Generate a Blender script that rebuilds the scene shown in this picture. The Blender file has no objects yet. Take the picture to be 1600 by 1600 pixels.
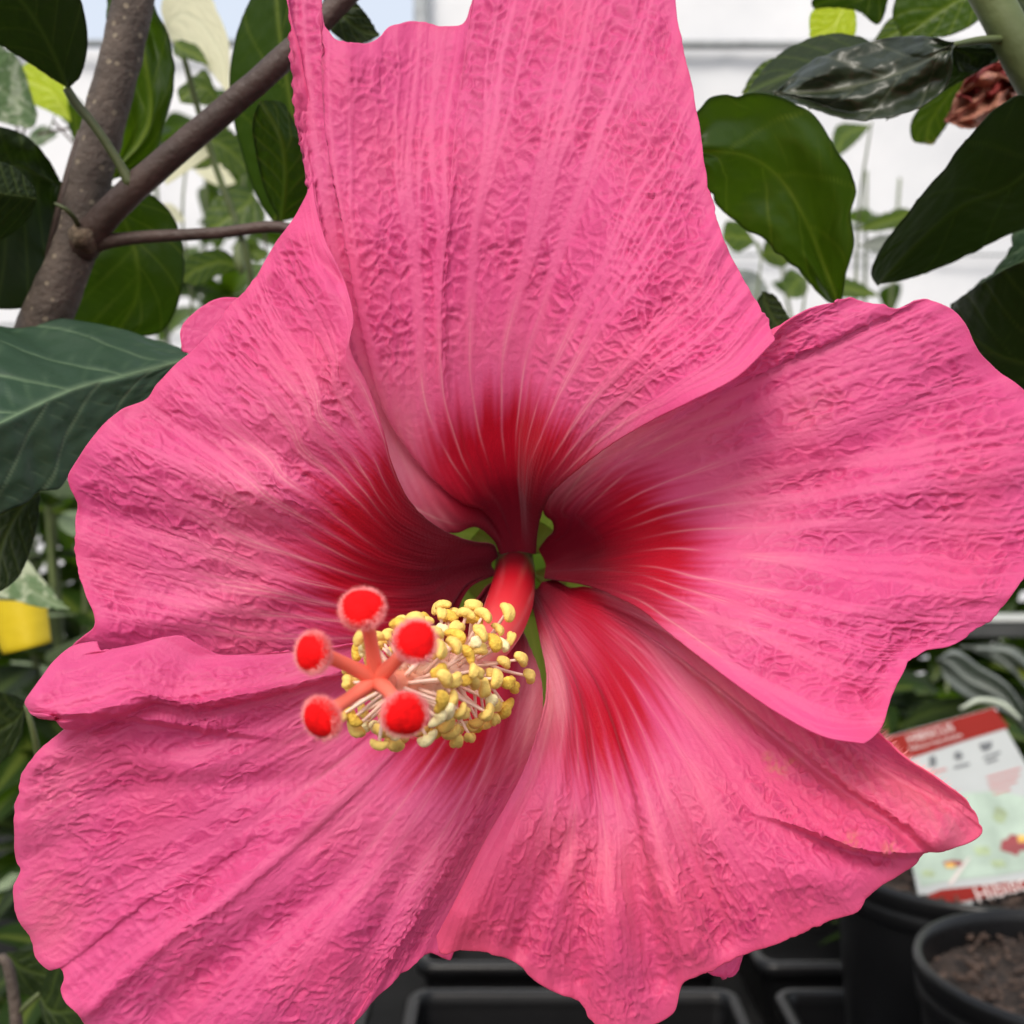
import bpy, bmesh, math, random
import numpy as np
from mathutils import Vector, Matrix, Quaternion

random.seed(7)
rng = np.random.default_rng(11)
scene = bpy.context.scene
COL = scene.collection

# ------------------------------------------------------------------ camera
F = 1716.0            # focal length in photo pixels (photo is 1600 x 1600)
CAMZ = 1.2
cam_d = bpy.data.cameras.new('camera')
cam = bpy.data.objects.new('camera', cam_d)
COL.objects.link(cam)
cam.location = (0, 0, CAMZ)
cam.rotation_euler = (math.radians(90), 0, 0)
cam_d.sensor_width = 36.0
cam_d.lens = 36.0 * F / 1600.0
cam_d.clip_start = 0.005
cam_d.clip_end = 400
cam_d.dof.use_dof = True
cam_d.dof.focus_distance = 0.165
cam_d.dof.aperture_fstop = 27
scene.camera = cam

# ------------------------------------------------------------------ sky, sun
SUN_EL, SUN_AZ = math.radians(44), math.radians(197)   # azimuth from +Y clockwise
world = bpy.data.worlds.new('World')
scene.world = world
world.use_nodes = True
nt = world.node_tree
bg = nt.nodes['Background']
sky = nt.nodes.new('ShaderNodeTexSky')
sky.sky_type = 'NISHITA'
sky.sun_disc = False
sky.sun_elevation = SUN_EL
sky.sun_rotation = SUN_AZ
sky.air_density = 1.0
sky.dust_density = 7.0
sky.ozone_density = 1.0
bg.inputs['Strength'].default_value = 0.12
veil = nt.nodes.new('ShaderNodeMix'); veil.data_type = 'RGBA'      # thin even high cloud over the blue
veil.inputs[0].default_value = .55
veil.inputs[7].default_value = (6.6, 7.0, 7.6, 1)
nt.links.new(sky.outputs[0], veil.inputs[6])
nt.links.new(veil.outputs[2], bg.inputs['Color'])
sun_d = bpy.data.lights.new('sun', 'SUN')
sun = bpy.data.objects.new('sun', sun_d)
COL.objects.link(sun)
sun_d.energy = 1.35
sun_d.angle = math.radians(20)
sun_d.color = (1.0, 0.96, 0.9)
sd = Vector((math.sin(SUN_AZ) * math.cos(SUN_EL), math.cos(SUN_AZ) * math.cos(SUN_EL), math.sin(SUN_EL)))
sun.rotation_euler = sd.to_track_quat('Z', 'Y').to_euler()
vs = scene.view_settings
vs.view_transform = 'Standard'
vs.look = 'None'
vs.exposure = 0.56
vs.gamma = 1.0
scene.cycles.use_denoising = True
scene.cycles.max_bounces = 10
scene.cycles.sample_clamp_indirect = 6

# ------------------------------------------------------------------ helpers
def W(px, py, d):
    return np.array([(px - 800.0) / F * d, d, CAMZ - (py - 800.0) / F * d])

def Wa(S):                                   # (...,3) of px, py, depth
    S = np.asarray(S, float)
    d = S[..., 2]
    return np.stack([(S[..., 0] - 800.0) / F * d, d, CAMZ - (S[..., 1] - 800.0) / F * d], -1)

def catmull(pts, n, param=None):
    """smooth curve through pts, resampled at n places evenly along its length (or along param)"""
    P = np.asarray(pts, float)
    m = len(P)
    if m == 2:
        t = np.linspace(0, 1, n)[:, None]
        return P[0] * (1 - t) + P[1] * t
    ext = np.vstack([2 * P[0] - P[1], P, 2 * P[-1] - P[-2]])
    out, par = [], []
    if param is None:
        seg = np.linalg.norm(np.diff(P[:, :2], axis=0), axis=1)
        param = np.concatenate([[0], np.cumsum(seg)])
    for i in range(m - 1):
        p0, p1, p2, p3 = ext[i], ext[i + 1], ext[i + 2], ext[i + 3]
        k = 24
        t = np.linspace(0, 1, k, endpoint=(i == m - 2))[:, None]
        d01 = max(np.linalg.norm(p1 - p0), 1e-9) ** .5
        d12 = max(np.linalg.norm(p2 - p1), 1e-9) ** .5
        d23 = max(np.linalg.norm(p3 - p2), 1e-9) ** .5
        m1 = d12 * ((p1 - p0) / d01 - (p2 - p0) / (d01 + d12) + (p2 - p1) / d12)
        m2 = d12 * ((p2 - p1) / d12 - (p3 - p1) / (d12 + d23) + (p3 - p2) / d23)
        h = (2 * t**3 - 3 * t**2 + 1) * p1 + (t**3 - 2 * t**2 + t) * m1 + (-2 * t**3 + 3 * t**2) * p2 + (t**3 - t**2) * m2
        out.append(h)
        par.append(param[i] + t[:, 0] * (param[i + 1] - param[i]))
    C, q = np.vstack(out), np.concatenate(par)
    tt = np.linspace(q[0], q[-1], n)
    return np.stack([np.interp(tt, q, C[:, c]) for c in range(C.shape[1])], -1)

_perm = np.random.default_rng(3).permutation(512)
_grad = np.random.default_rng(4).normal(size=(512, 2))
_grad /= np.linalg.norm(_grad, axis=1)[:, None]
_jit = np.random.default_rng(5).random((512, 3))
def _h(ix, iy, s=0):
    return _perm[(_perm[(ix + 37 * s) & 511] + iy) & 511]
def perlin(x, y, s=0):
    ix, iy = np.floor(x).astype(int), np.floor(y).astype(int)
    fx, fy = x - ix, y - iy
    u, v = fx**3 * (fx * (fx * 6 - 15) + 10), fy**3 * (fy * (fy * 6 - 15) + 10)
    def g(a, b):
        gr = _grad[_h(ix + a, iy + b, s)]
        return gr[..., 0] * (fx - a) + gr[..., 1] * (fy - b)
    return 1.5 * ((g(0, 0) * (1 - u) + g(1, 0) * u) * (1 - v) + (g(0, 1) * (1 - u) + g(1, 1) * u) * v)
def worley(x, y, s=0):
    ix, iy = np.floor(x).astype(int), np.floor(y).astype(int)
    f1 = np.full(x.shape, 9.0); f2 = np.full(x.shape, 9.0); idv = np.zeros(x.shape)
    for a in (-1, 0, 1):
        for b in (-1, 0, 1):
            hh = _jit[_h(ix + a, iy + b, s)]
            d = np.hypot(ix + a + hh[..., 0] - x, iy + b + hh[..., 1] - y)
            near = d < f1
            f2 = np.where(near, f1, np.minimum(f2, d))
            idv = np.where(near, hh[..., 2], idv)
            f1 = np.where(near, d, f1)
    return f1, f2, idv
def sstep(a, b, x):
    t = np.clip((x - a) / (b - a), 0, 1)
    return t * t * (3 - 2 * t)

def link(o, parent=None):
    COL.objects.link(o)
    if parent is not None:
        o.parent = parent
    return o

def root(name, loc, label, cat, group=None):
    o = bpy.data.objects.new(name, None)
    o.location = loc
    o.empty_display_size = 0.02
    COL.objects.link(o)
    o['label'] = label; o['category'] = cat
    if group: o['group'] = group
    return o
def tag(o, label=None, cat=None, group=None, kind=None):
    if label: o['label'] = label
    if cat: o['category'] = cat
    if group: o['group'] = group
    if kind: o['kind'] = kind
    return o

def mesh_np(name, V, quads, mat, parent=None, off=None, attrs=None, smooth=True, tris=None):
    """one mesh object; V in world space, off = world place of the thing's empty"""
    V = np.asarray(V, float).reshape(-1, 3)
    if off is not None:
        V = V - np.asarray(off)
    me = bpy.data.meshes.new(name)
    q = np.asarray(quads, np.int32).reshape(-1, 4) if quads is not None and len(quads) else np.zeros((0, 4), np.int32)
    t = np.asarray(tris, np.int32).reshape(-1, 3) if tris is not None and len(tris) else np.zeros((0, 3), np.int32)
    nl = q.size + t.size
    me.vertices.add(len(V)); me.vertices.foreach_set('co', V.astype(np.float32).ravel())
    me.loops.add(nl); me.loops.foreach_set('vertex_index', np.concatenate([q.ravel(), t.ravel()]))
    me.polygons.add(len(q) + len(t))
    st = np.concatenate([np.arange(len(q)) * 4, q.size + np.arange(len(t)) * 3]).astype(np.int32)
    me.polygons.foreach_set('loop_start', st)
    me.polygons.foreach_set('use_smooth', np.full(len(q) + len(t), smooth))
    me.update(calc_edges=True)
    me.validate()
    for k, a in (attrs or {}).items():
        at = me.attributes.new(k, 'FLOAT', 'POINT')
        at.data.foreach_set('value', np.asarray(a, np.float32).ravel())
    if mat: me.materials.append(mat)
    o = bpy.data.objects.new(name, me)
    return link(o, parent)

def grid_normals(P):
    du = np.gradient(P, axis=1); dv = np.gradient(P, axis=0)
    n = np.cross(du, dv)
    n /= np.linalg.norm(n, axis=-1, keepdims=True) + 1e-12
    if (n * (P - np.array([0, 0, CAMZ]))).sum(-1).mean() > 0:
        n = -n
    return n

def sheet(name, P, mat, parent, off, attrs, thick=0.0003, base_open=True):
    """a leaf or petal: a fine grid with a rounded rim that gives its edge a thickness"""
    nv, nu = P.shape[:2]
    idx = np.arange(nv * nu).reshape(nv, nu)
    quads = np.stack([idx[:-1, :-1], idx[:-1, 1:], idx[1:, 1:], idx[1:, :-1]], -1).reshape(-1, 4)
    n = grid_normals(P)
    bi = np.concatenate([idx[:, 0], idx[-1, 1:-1], idx[::-1, -1]])
    inn = np.concatenate([idx[:, 1], idx[-2, 1:-1], idx[::-1, -2]])
    Pf, nf = P.reshape(-1, 3), n.reshape(-1, 3)
    out = Pf[bi] - Pf[inn]
    out /= np.linalg.norm(out, axis=1, keepdims=True) + 1e-12
    rings, k = [], len(bi)
    for a, b in ((.5, .35), (.42, .8), (0.0, 1.0), (-1.5, .9)):
        rings.append(Pf[bi] + out * thick * a - nf[bi] * thick * b)
    V = np.vstack([Pf] + rings)
    prev, base = bi, nv * nu
    qs = [quads]
    for r in range(len(rings)):
        cur = base + r * k + np.arange(k)
        qs.append(np.stack([prev[:-1], prev[1:], cur[1:], cur[:-1]], -1))
        prev = cur
    at = {}
    for key, a in attrs.items():
        a = np.asarray(a, float).ravel()
        at[key] = np.concatenate([a] + [a[bi]] * len(rings))
    o = mesh_np(name, V, np.vstack(qs), mat, parent, off, at)
    return o

def tube_arrays(pts, radii, seg=12, cap=True):
    P = np.asarray(pts, float); r = np.asarray(radii, float)
    T = np.gradient(P, axis=0); T /= np.linalg.norm(T, axis=1, keepdims=True) + 1e-12
    ref = np.array([0, 0, 1.0]) if abs(T[0][2]) < .9 else np.array([1.0, 0, 0])
    N = np.cross(T[0], ref); N /= np.linalg.norm(N)
    V = []
    a = np.linspace(0, 2 * np.pi, seg, endpoint=False)
    for i in range(len(P)):
        N = N - T[i] * (N @ T[i]); N /= np.linalg.norm(N)
        B = np.cross(T[i], N)
        V.append(P[i] + r[i] * (np.cos(a)[:, None] * N + np.sin(a)[:, None] * B))
    V = np.array(V)
    n = len(P)
    i = np.arange(n * seg).reshape(n, seg)
    j = np.roll(i, -1, axis=1)
    Q = np.stack([i[:-1], j[:-1], j[1:], i[1:]], -1).reshape(-1, 4)
    V = V.reshape(-1, 3); tris = []
    if cap:
        V = np.vstack([V, P[0], P[-1]])
        c0, c1 = n * seg, n * seg + 1
        for k in range(seg):
            tris.append((c0, i[0, (k + 1) % seg], i[0, k])); tris.append((c1, i[-1, k], i[-1, (k + 1) % seg]))
    return V, Q, tris
def tube(name, pts, radii, mat, parent=None, off=None, seg=12, n=None, bump=0.0, attrs=True):
    P = np.asarray(pts, float)
    if n:
        C = catmull(np.hstack([P, np.asarray(radii, float)[:, None]]), n, param=np.concatenate([[0], np.cumsum(np.linalg.norm(np.diff(P, axis=0), axis=1))]))
        P, radii = C[:, :3], C[:, 3]
    V, Q, T = tube_arrays(P, radii, seg)
    if bump:
        N = len(P)
        c = np.repeat(P, seg, axis=0)
        dv = V[:N * seg] - c
        k = 1 + bump * perlin(np.arange(N * seg) // seg * .35, (np.arange(N * seg) % seg) * .9, 2)
        V[:N * seg] = c + dv * k[:, None]
    al = np.concatenate([np.repeat(np.linspace(0, 1, len(P)), seg), [0, 1]])
    return mesh_np(name, V, Q, mat, parent, off, {'along': al}, tris=T)

# ------------------------------------------------------------------ materials
def new_mat(name):
    m = bpy.data.materials.new(name); m.use_nodes = True
    n = m.node_tree
    return m, n, n.nodes['Principled BSDF'], n.nodes['Material Output']
def simple(name, col, rough=.5, var=0.15, scale=60, bump=0.0, bscale=200, metal=0.0, spec=.5):
    m, n, p, o = new_mat(name)
    tc = n.nodes.new('ShaderNodeTexCoord')
    nz = n.nodes.new('ShaderNodeTexNoise'); nz.inputs['Scale'].default_value = scale; nz.inputs['Detail'].default_value = 6
    n.links.new(tc.outputs['Object'], nz.inputs['Vector'])
    rp = n.nodes.new('ShaderNodeValToRGB')
    rp.color_ramp.elements[0].position = .3; rp.color_ramp.elements[1].position = .7
    rp.color_ramp.elements[0].color = (*[c * (1 - var) for c in col], 1)
    rp.color_ramp.elements[1].color = (*[min(1, c * (1 + var)) for c in col], 1)
    n.links.new(nz.outputs['Fac'], rp.inputs['Fac'])
    n.links.new(rp.outputs['Color'], p.inputs['Base Color'])
    p.inputs['Roughness'].default_value = rough
    p.inputs['Metallic'].default_value = metal
    p.inputs['Specular IOR Level'].default_value = spec
    if bump:
        b2 = n.nodes.new('ShaderNodeTexNoise'); b2.inputs['Scale'].default_value = bscale; b2.inputs['Detail'].default_value = 5
        n.links.new(tc.outputs['Object'], b2.inputs['Vector'])
        bp = n.nodes.new('ShaderNodeBump'); bp.inputs['Strength'].default_value = bump; bp.inputs['Distance'].default_value = 0.001
        n.links.new(b2.outputs['Fac'], bp.inputs['Height']); n.links.new(bp.outputs['Normal'], p.inputs['Normal'])
    return m
def attr(n, name):
    a = n.nodes.new('ShaderNodeAttribute'); a.attribute_name = name
    return a.outputs['Fac']
def mixc(n, fac, a, b):
    m = n.nodes.new('ShaderNodeMix'); m.data_type = 'RGBA'
    for s, v in ((m.inputs[0], fac), (m.inputs[6], a), (m.inputs[7], b)):
        if isinstance(v, (int, float)): s.default_value = v
        elif isinstance(v, tuple): s.default_value = (*v, 1)
        else: n.links.new(v, s)
    return m.outputs[2]
def math_n(n, op, a, b=0.0, clamp=False):
    m = n.nodes.new('ShaderNodeMath'); m.operation = op; m.use_clamp = clamp
    for s, v in ((m.inputs[0], a), (m.inputs[1], b)):
        if isinstance(v, (int, float)): s.default_value = v
        else: n.links.new(v, s)
    return m.outputs[0]
def noise_n(n, scale, detail=4, coord='Object', rough=.5):
    tc = n.nodes.new('ShaderNodeTexCoord')
    z = n.nodes.new('ShaderNodeTexNoise'); z.inputs['Scale'].default_value = scale; z.inputs['Detail'].default_value = detail
    z.inputs['Roughness'].default_value = rough
    n.links.new(tc.outputs[coord], z.inputs['Vector'])
    return z.outputs['Fac']

def thin_shader(n, p, o, col, trans_col, fac, normal=None):
    """principled front mixed with translucence"""
    n.links.new(col, p.inputs['Base Color'])
    tr = n.nodes.new('ShaderNodeBsdfTranslucent')
    n.links.new(trans_col, tr.inputs['Color'])
    mx = n.nodes.new('ShaderNodeMixShader'); mx.inputs[0].default_value = fac
    n.links.new(p.outputs[0], mx.inputs[1]); n.links.new(tr.outputs[0], mx.inputs[2])
    n.links.new(mx.outputs[0], o.inputs['Surface'])
    if normal is not None:
        n.links.new(normal, p.inputs['Normal']); n.links.new(normal, tr.inputs['Normal'])

def petal_material():
    m, n, p, o = new_mat('petal_pink')
    big = noise_n(n, 55, 3)
    fine = noise_n(n, 900, 5, rough=.6)
    pink = mixc(n, big, (.72, .064, .236), (.78, .120, .310))
    pink = mixc(n, math_n(n, 'MULTIPLY', attr(n, 'tone'), 1.0), pink, (.82, .098, .195))
    pink = mixc(n, math_n(n, 'MULTIPLY', attr(n, 'cell'), .75), pink, (.50, .026, .14))
    pink = mixc(n, math_n(n, 'MULTIPLY', attr(n, 'vein'), .30), pink, (.80, .155, .32))
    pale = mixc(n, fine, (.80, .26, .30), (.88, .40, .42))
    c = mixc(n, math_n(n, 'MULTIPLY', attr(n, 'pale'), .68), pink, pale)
    red = mixc(n, big, (.46, .001, .016), (.55, .003, .024))
    c = mixc(n, attr(n, 'throat'), c, red)
    c = mixc(n, math_n(n, 'MULTIPLY', attr(n, 'hair'), .32), c, (.88, .50, .45))
    c = mixc(n, attr(n, 'deep'), c, (.13, .001, .010))
    c = mixc(n, math_n(n, 'MULTIPLY', attr(n, 'scar'), .7), c, (.66, .30, .16))
    bp = n.nodes.new('ShaderNodeBump'); bp.inputs['Strength'].default_value = .5; bp.inputs['Distance'].default_value = 0.00025
    mid = noise_n(n, 1500, 4, rough=.6)
    n.links.new(mid, bp.inputs['Height'])
    p.inputs['Roughness'].default_value = .48
    p.inputs['Specular IOR Level'].default_value = .28
    p.inputs['Sheen Weight'].default_value = .12
    p.inputs['Sheen Tint'].default_value = (1, .75, .9, 1)
    thin_shader(n, p, o, c, c, .35, bp.outputs[0])
    return m
PETAL = petal_material()

def leaf_material(name, dark, lite, veinc, trans, tf=.3, rough=.38, spec=.4, vs=.6, blotch=None, back=None):
    m, n, p, o = new_mat(name)
    z = noise_n(n, 45, 4)
    c = mixc(n, z, dark, lite)
    if blotch:
        b = noise_n(n, 150, 3, rough=.65)
        rp = n.nodes.new('ShaderNodeValToRGB')
        rp.color_ramp.elements[0].position = .47; rp.color_ramp.elements[1].position = .55
        n.links.new(b, rp.inputs['Fac'])
        c = mixc(n, rp.outputs['Color'], c, blotch)
        t0 = mixc(n, rp.outputs['Color'], trans, blotch)
    else:
        t0 = mixc(n, z, trans, tuple(x * 1.25 for x in trans))
    v = math_n(n, 'MULTIPLY', attr(n, 'vein'), vs)
    c = mixc(n, v, c, veinc)
    t0 = mixc(n, math_n(n, 'MULTIPLY', attr(n, 'vein'), .5), t0, tuple(min(1, x * 1.5) for x in trans))
    c = mixc(n, attr(n, 'edge'), c, (.45, .36, .12))
    bp = n.nodes.new('ShaderNodeBump'); bp.inputs['Strength'].default_value = .3; bp.inputs['Distance'].default_value = 0.0003
    n.links.new(noise_n(n, 700, 4), bp.inputs['Height'])
    p.inputs['Roughness'].default_value = rough
    p.inputs['Specular IOR Level'].default_value = spec
    thin_shader(n, p, o, c, t0, tf, bp.outputs[0])
    return m
LEAF_SHADED = leaf_material('leaf_shaded', (.009, .017, .004), (.014, .026, .006), (.05, .075, .015), (.04, .085, .006), .12, .55, .18, .8)  # shade on the darkest leaves is put into this near-black green
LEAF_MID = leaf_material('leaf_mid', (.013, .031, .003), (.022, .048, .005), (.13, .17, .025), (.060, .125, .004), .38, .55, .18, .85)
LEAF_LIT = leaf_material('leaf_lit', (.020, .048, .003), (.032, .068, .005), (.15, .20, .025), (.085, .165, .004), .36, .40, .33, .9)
LEAF_BLUE = leaf_material('leaf_bluish', (.014, .040, .020), (.026, .058, .028), (.16, .24, .13), (.05, .12, .03), .12, .45, .38, .85)
LEAF_GLOSS = leaf_material('leaf_glossy', (.012, .018, .008), (.018, .028, .010), (.10, .11, .07), (.03, .06, .01), .10, .36, .45, .7)
LEAF_YEL = leaf_material('leaf_yellow', (.33, .42, .01), (.40, .48, .015), (.45, .5, .05), (.55, .70, .01), .5, .45)
LEAF_CREAM = leaf_material('leaf_cream', (.62, .60, .40), (.68, .66, .47), (.6, .6, .4), (.75, .74, .5), .4, .5)
LEAF_VAR = leaf_material('leaf_variegated', (.09, .16, .07), (.14, .22, .10), (.4, .45, .3), (.2, .3, .1), .3, .5, .3, .4, blotch=(.42, .48, .32))
LEAF_GREY = leaf_material('leaf_greyish', (.13, .15, .13), (.20, .22, .20), (.3, .32, .28), (.1, .15, .08), .15, .5, .4, .5)
SEPAL = leaf_material('sepal_green', (.16, .30, .035), (.22, .38, .05), (.3, .45, .1), (.3, .5, .05), .3, .5, .3, .4)
BARK = simple('bark', (.075, .056, .044), .8, .4, 130, .8, 600)
def lenticels(m):
    n = m.node_tree; p = n.nodes['Principled BSDF']
    src = p.inputs['Base Color'].links[0].from_socket
    tc = n.nodes.new('ShaderNodeTexCoord'); vo_ = n.nodes.new('ShaderNodeTexVoronoi'); vo_.inputs['Scale'].default_value = 330
    n.links.new(tc.outputs['Object'], vo_.inputs['Vector'])
    rp = n.nodes.new('ShaderNodeValToRGB'); rp.color_ramp.elements[0].position = .16; rp.color_ramp.elements[1].position = .24
    rp.color_ramp.elements[0].color = (1, 1, 1, 1); rp.color_ramp.elements[1].color = (0, 0, 0, 1)
    n.links.new(vo_.outputs['Distance'], rp.inputs['Fac'])
    n.links.new(mixc(n, rp.outputs['Color'], src, (.19, .155, .11)), p.inputs['Base Color'])
lenticels(BARK)
TWIG = simple('twig', (.062, .038, .030), .6, .3, 90, .5, 500)
GSTEM = simple('green_stem', (.085, .11, .035), .55, .3, 60, .3, 300)
PETIOLE = simple('petiole', (.060, .075, .022), .55, .3, 60, .2, 300)

# ================================================================== STRUCTURE
def box_np(x0, x1, y0, y1, z0, z1):
    V = [(x, y, z) for z in (z0, z1) for y in (y0, y1) for x in (x0, x1)]
    Q = [(0, 2, 3, 1), (4, 5, 7, 6), (0, 1, 5, 4), (2, 6, 7, 3), (0, 4, 6, 2), (1, 3, 7, 5)]
    return V, Q
def bev_box(name, x0, x1, y0, y1, z0, z1, mat, parent=None, off=None, bev=.004):
    V, Q = box_np(x0, x1, y0, y1, z0, z1)
    o = mesh_np(name, V, Q, mat, parent, off, smooth=False)
    bm = bmesh.new(); bm.from_mesh(o.data)
    bmesh.ops.recalc_face_normals(bm, faces=bm.faces)
    if bev: bmesh.ops.bevel(bm, geom=bm.edges[:], offset=bev, segments=2, affect='EDGES', profile=.5)
    bm.to_mesh(o.data); bm.free()
    return o

GROUND = simple('ground_soil', (.10, .085, .065), .95, .4, 5, .8, 30)
g = 60
gx = np.linspace(-g, g, 61)
GX, GY = np.meshgrid(gx, gx)
GZ = perlin(GX * .15, GY * .15) * .03
idx = np.arange(61 * 61).reshape(61, 61)
gq = np.stack([idx[:-1, :-1], idx[:-1, 1:], idx[1:, 1:], idx[1:, :-1]], -1).reshape(-1, 4)
tag(mesh_np('ground', np.stack([GX, GY, GZ], -1), gq, GROUND), kind='structure')

# greenhouse wall of white film on a metal frame
FILM, n_, p_, o_ = new_mat('white_film')
zf = noise_n(n_, 4.5, 7, rough=.62)
cf = mixc(n_, zf, (.60, .62, .65), (.95, .95, .96))
p_.inputs['Roughness'].default_value = .45
thin_shader(n_, p_, o_, cf, cf, .22)
STEEL = simple('galvanised_steel', (.30, .32, .33), .5, .2, 40, .1, 200, metal=.2)
DARKRAIL = simple('dark_rail', (.045, .047, .046), .5, .2, 40, .1, 200)
WY = 2.2
def wz(py, d=WY): return CAMZ - (py - 800) / F * d
def wx(px, d=WY): return (px - 800) / F * d
wall = root('greenhouse_wall', (0, WY, 0), 'tall wall of white film on a grey tube frame behind the plants', 'greenhouse wall')
woff = (0, WY, 0)
def film(x0, x1, z0, z1, s):
    n1, n2 = 40, 30
    X, Z = np.meshgrid(np.linspace(x0, x1, n1), np.linspace(z0, z1, n2))
    Y = WY + .012 + .012 * perlin(X * 3, Z * 4, s) + .006 * perlin(X * 14, Z * 3, s + 1)
    ii = np.arange(n1 * n2).reshape(n2, n1)
    q = np.stack([ii[:-1, :-1], ii[:-1, 1:], ii[1:, 1:], ii[1:, :-1]], -1).reshape(-1, 4)
    mesh_np('film_panel', np.stack([X, Y, Z], -1), q, FILM, wall, woff)
px_post = wx(660)
film(-2.6, px_post, .05, wz(70), 1)
film(px_post, wx(1700), .05, wz(-420), 2)
film(wx(1700), 3.0, .05, wz(-420), 3)
for xx, ztop in ((-2.6, wz(70)), (px_post, wz(-420)), (wx(1700), wz(-420)), (3.0, wz(-420))):
    tube('post', [(xx, WY - .02, 0), (xx, WY - .02, ztop)], [.016, .016], STEEL, wall, woff)
for py, x0, x1, r, dy in ((70, px_post, 3.0, .009, -.016), (398, px_post, 3.0, .003, -.010), (508, -2.6, px_post, .004, -.010), (68, -2.6, px_post, .008, -.016)):
    tube('rail', [(x0, WY + dy, wz(py, WY + dy)), (x1, WY + dy, wz(py, WY + dy))], [r, r], STEEL, wall, woff)

# ------------------------------------------------------------------ bench and trays
BLACK = simple('black_plastic', (.005, .005, .0055), .33, .25, 25, .12, 300, spec=.32)
BENCH = simple('bench_top', (.008, .008, .008), .8, .4, 20, .5, 120, spec=.2)
bench = root('plant_bench', (.2, .9, 0), 'long dark bench under the black trays and pots', 'bench')
boff = (.2, .9, 0)
bev_box('bench_top', -1.3, 1.6, .16, 1.45, .765, .795, BENCH, bench, boff)
for lx in (-1.2, 1.5):
    for ly in (.22, 1.38):
        bev_box('leg', lx - .025, lx + .025, ly - .025, ly + .025, 0, .764, STEEL, bench, boff, .003)

def ring_loop(hx, hy, rc, z, seg=6):
    pts = []
    for cx, cy, a0 in ((hx - rc, hy - rc, 0), (-hx + rc, hy - rc, 90), (-hx + rc, -hy + rc, 180), (hx - rc, -hy + rc, 270)):
        for k in range(seg + 1):
            a = math.radians(a0 + 90 * k / seg)
            pts.append((cx + rc * math.cos(a), cy + rc * math.sin(a), z))
    return np.array(pts)
def loft(loops, close_end=True, close_start=False):
    k = len(loops[0]); V = np.vstack(loops); Q, T = [], []
    for r in range(len(loops) - 1):
        for i in range(k):
            j = (i + 1) % k
            Q.append((r * k + i, r * k + j, (r + 1) * k + j, (r + 1) * k + i))
    if close_end:
        V = np.vstack([V, loops[-1].mean(0)]); c = len(V) - 1
        for i in range(k): T.append(((len(loops) - 1) * k + i, (len(loops) - 1) * k + (i + 1) % k, c))
    return V, Q, T
def tray_proto(w):
    h = w / 2
    t = root('plant_tray', (0, 0, 0), 'black square tray', 'tray', 'square black trays on the bench')
    body = [ring_loop(h - .004, h - .004, .012, .058), ring_loop(h - .012, h - .012, .012, .001), ring_loop(h - .05, h - .05, .01, .0012)]
    V, Q, T = loft(body); mesh_np('body', V, Q, BLACK, t, None, tris=T, smooth=False)
    inner = [ring_loop(h - .0075, h - .0075, .010, .058), ring_loop(h - .015, h - .015, .01, .004)]
    V, Q, T = loft(inner); mesh_np('tray_floor', V, Q, BLACK, t, None, tris=T, smooth=False)
    rim = [ring_loop(h - .003, h - .003, .013, .050), ring_loop(h, h, .015, .052), ring_loop(h, h, .015, .0595), ring_loop(h - .002, h - .002, .014, .0615),
           ring_loop(h - .007, h - .007, .011, .0615), ring_loop(h - .0088, h - .0088, .010, .0595), ring_loop(h - .0088, h - .0088, .010, .050)]
    V, Q, T = loft(rim, close_end=False); mesh_np('rim', V, Q, BLACK, t, None, tris=T)
    return t
def copy_thing(src, loc, rz=0, label=None, scale=None):
    c = src.copy(); COL.objects.link(c); c.location = loc; c.rotation_euler.z = rz
    if scale: c.scale = scale
    if label: c['label'] = label
    for ch in list(src.children):
        d = ch.copy(); COL.objects.link(d); d.parent = c
        for g2 in list(ch.children):
            e = g2.copy(); COL.objects.link(e); e.parent = d
    return c
TW = .2345
tz = .7965
tray = tray_proto(TW)
colx = {'a': .0437, 'b': .3035, 'c': -.216}
rowy = {1: .79 - TW / 2, 2: .8295 + TW / 2, 0: .53 - TW / 2}
tray['label'] = 'empty black square tray under the bottom tip of the pink flower'
tray.location = (colx['a'], rowy[1], tz)
copy_thing(tray, (colx['b'], rowy[1], tz), 0, 'black square tray in which the round pot with the plant label stands')
copy_thing(tray, (colx['a'], rowy[2], tz), 0, 'empty black square tray behind the one at the flower tip')
copy_thing(tray, (colx['b'], rowy[2], tz), 0, 'black square tray at the back beside the tall round pot')
copy_thing(tray, (colx['b'], rowy[0], tz), 0, 'black square tray under the front round pot of soil')
copy_thing(tray, (colx['c'], rowy[1], tz), 0, 'black square tray at the left under the lowest left petal')

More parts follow.
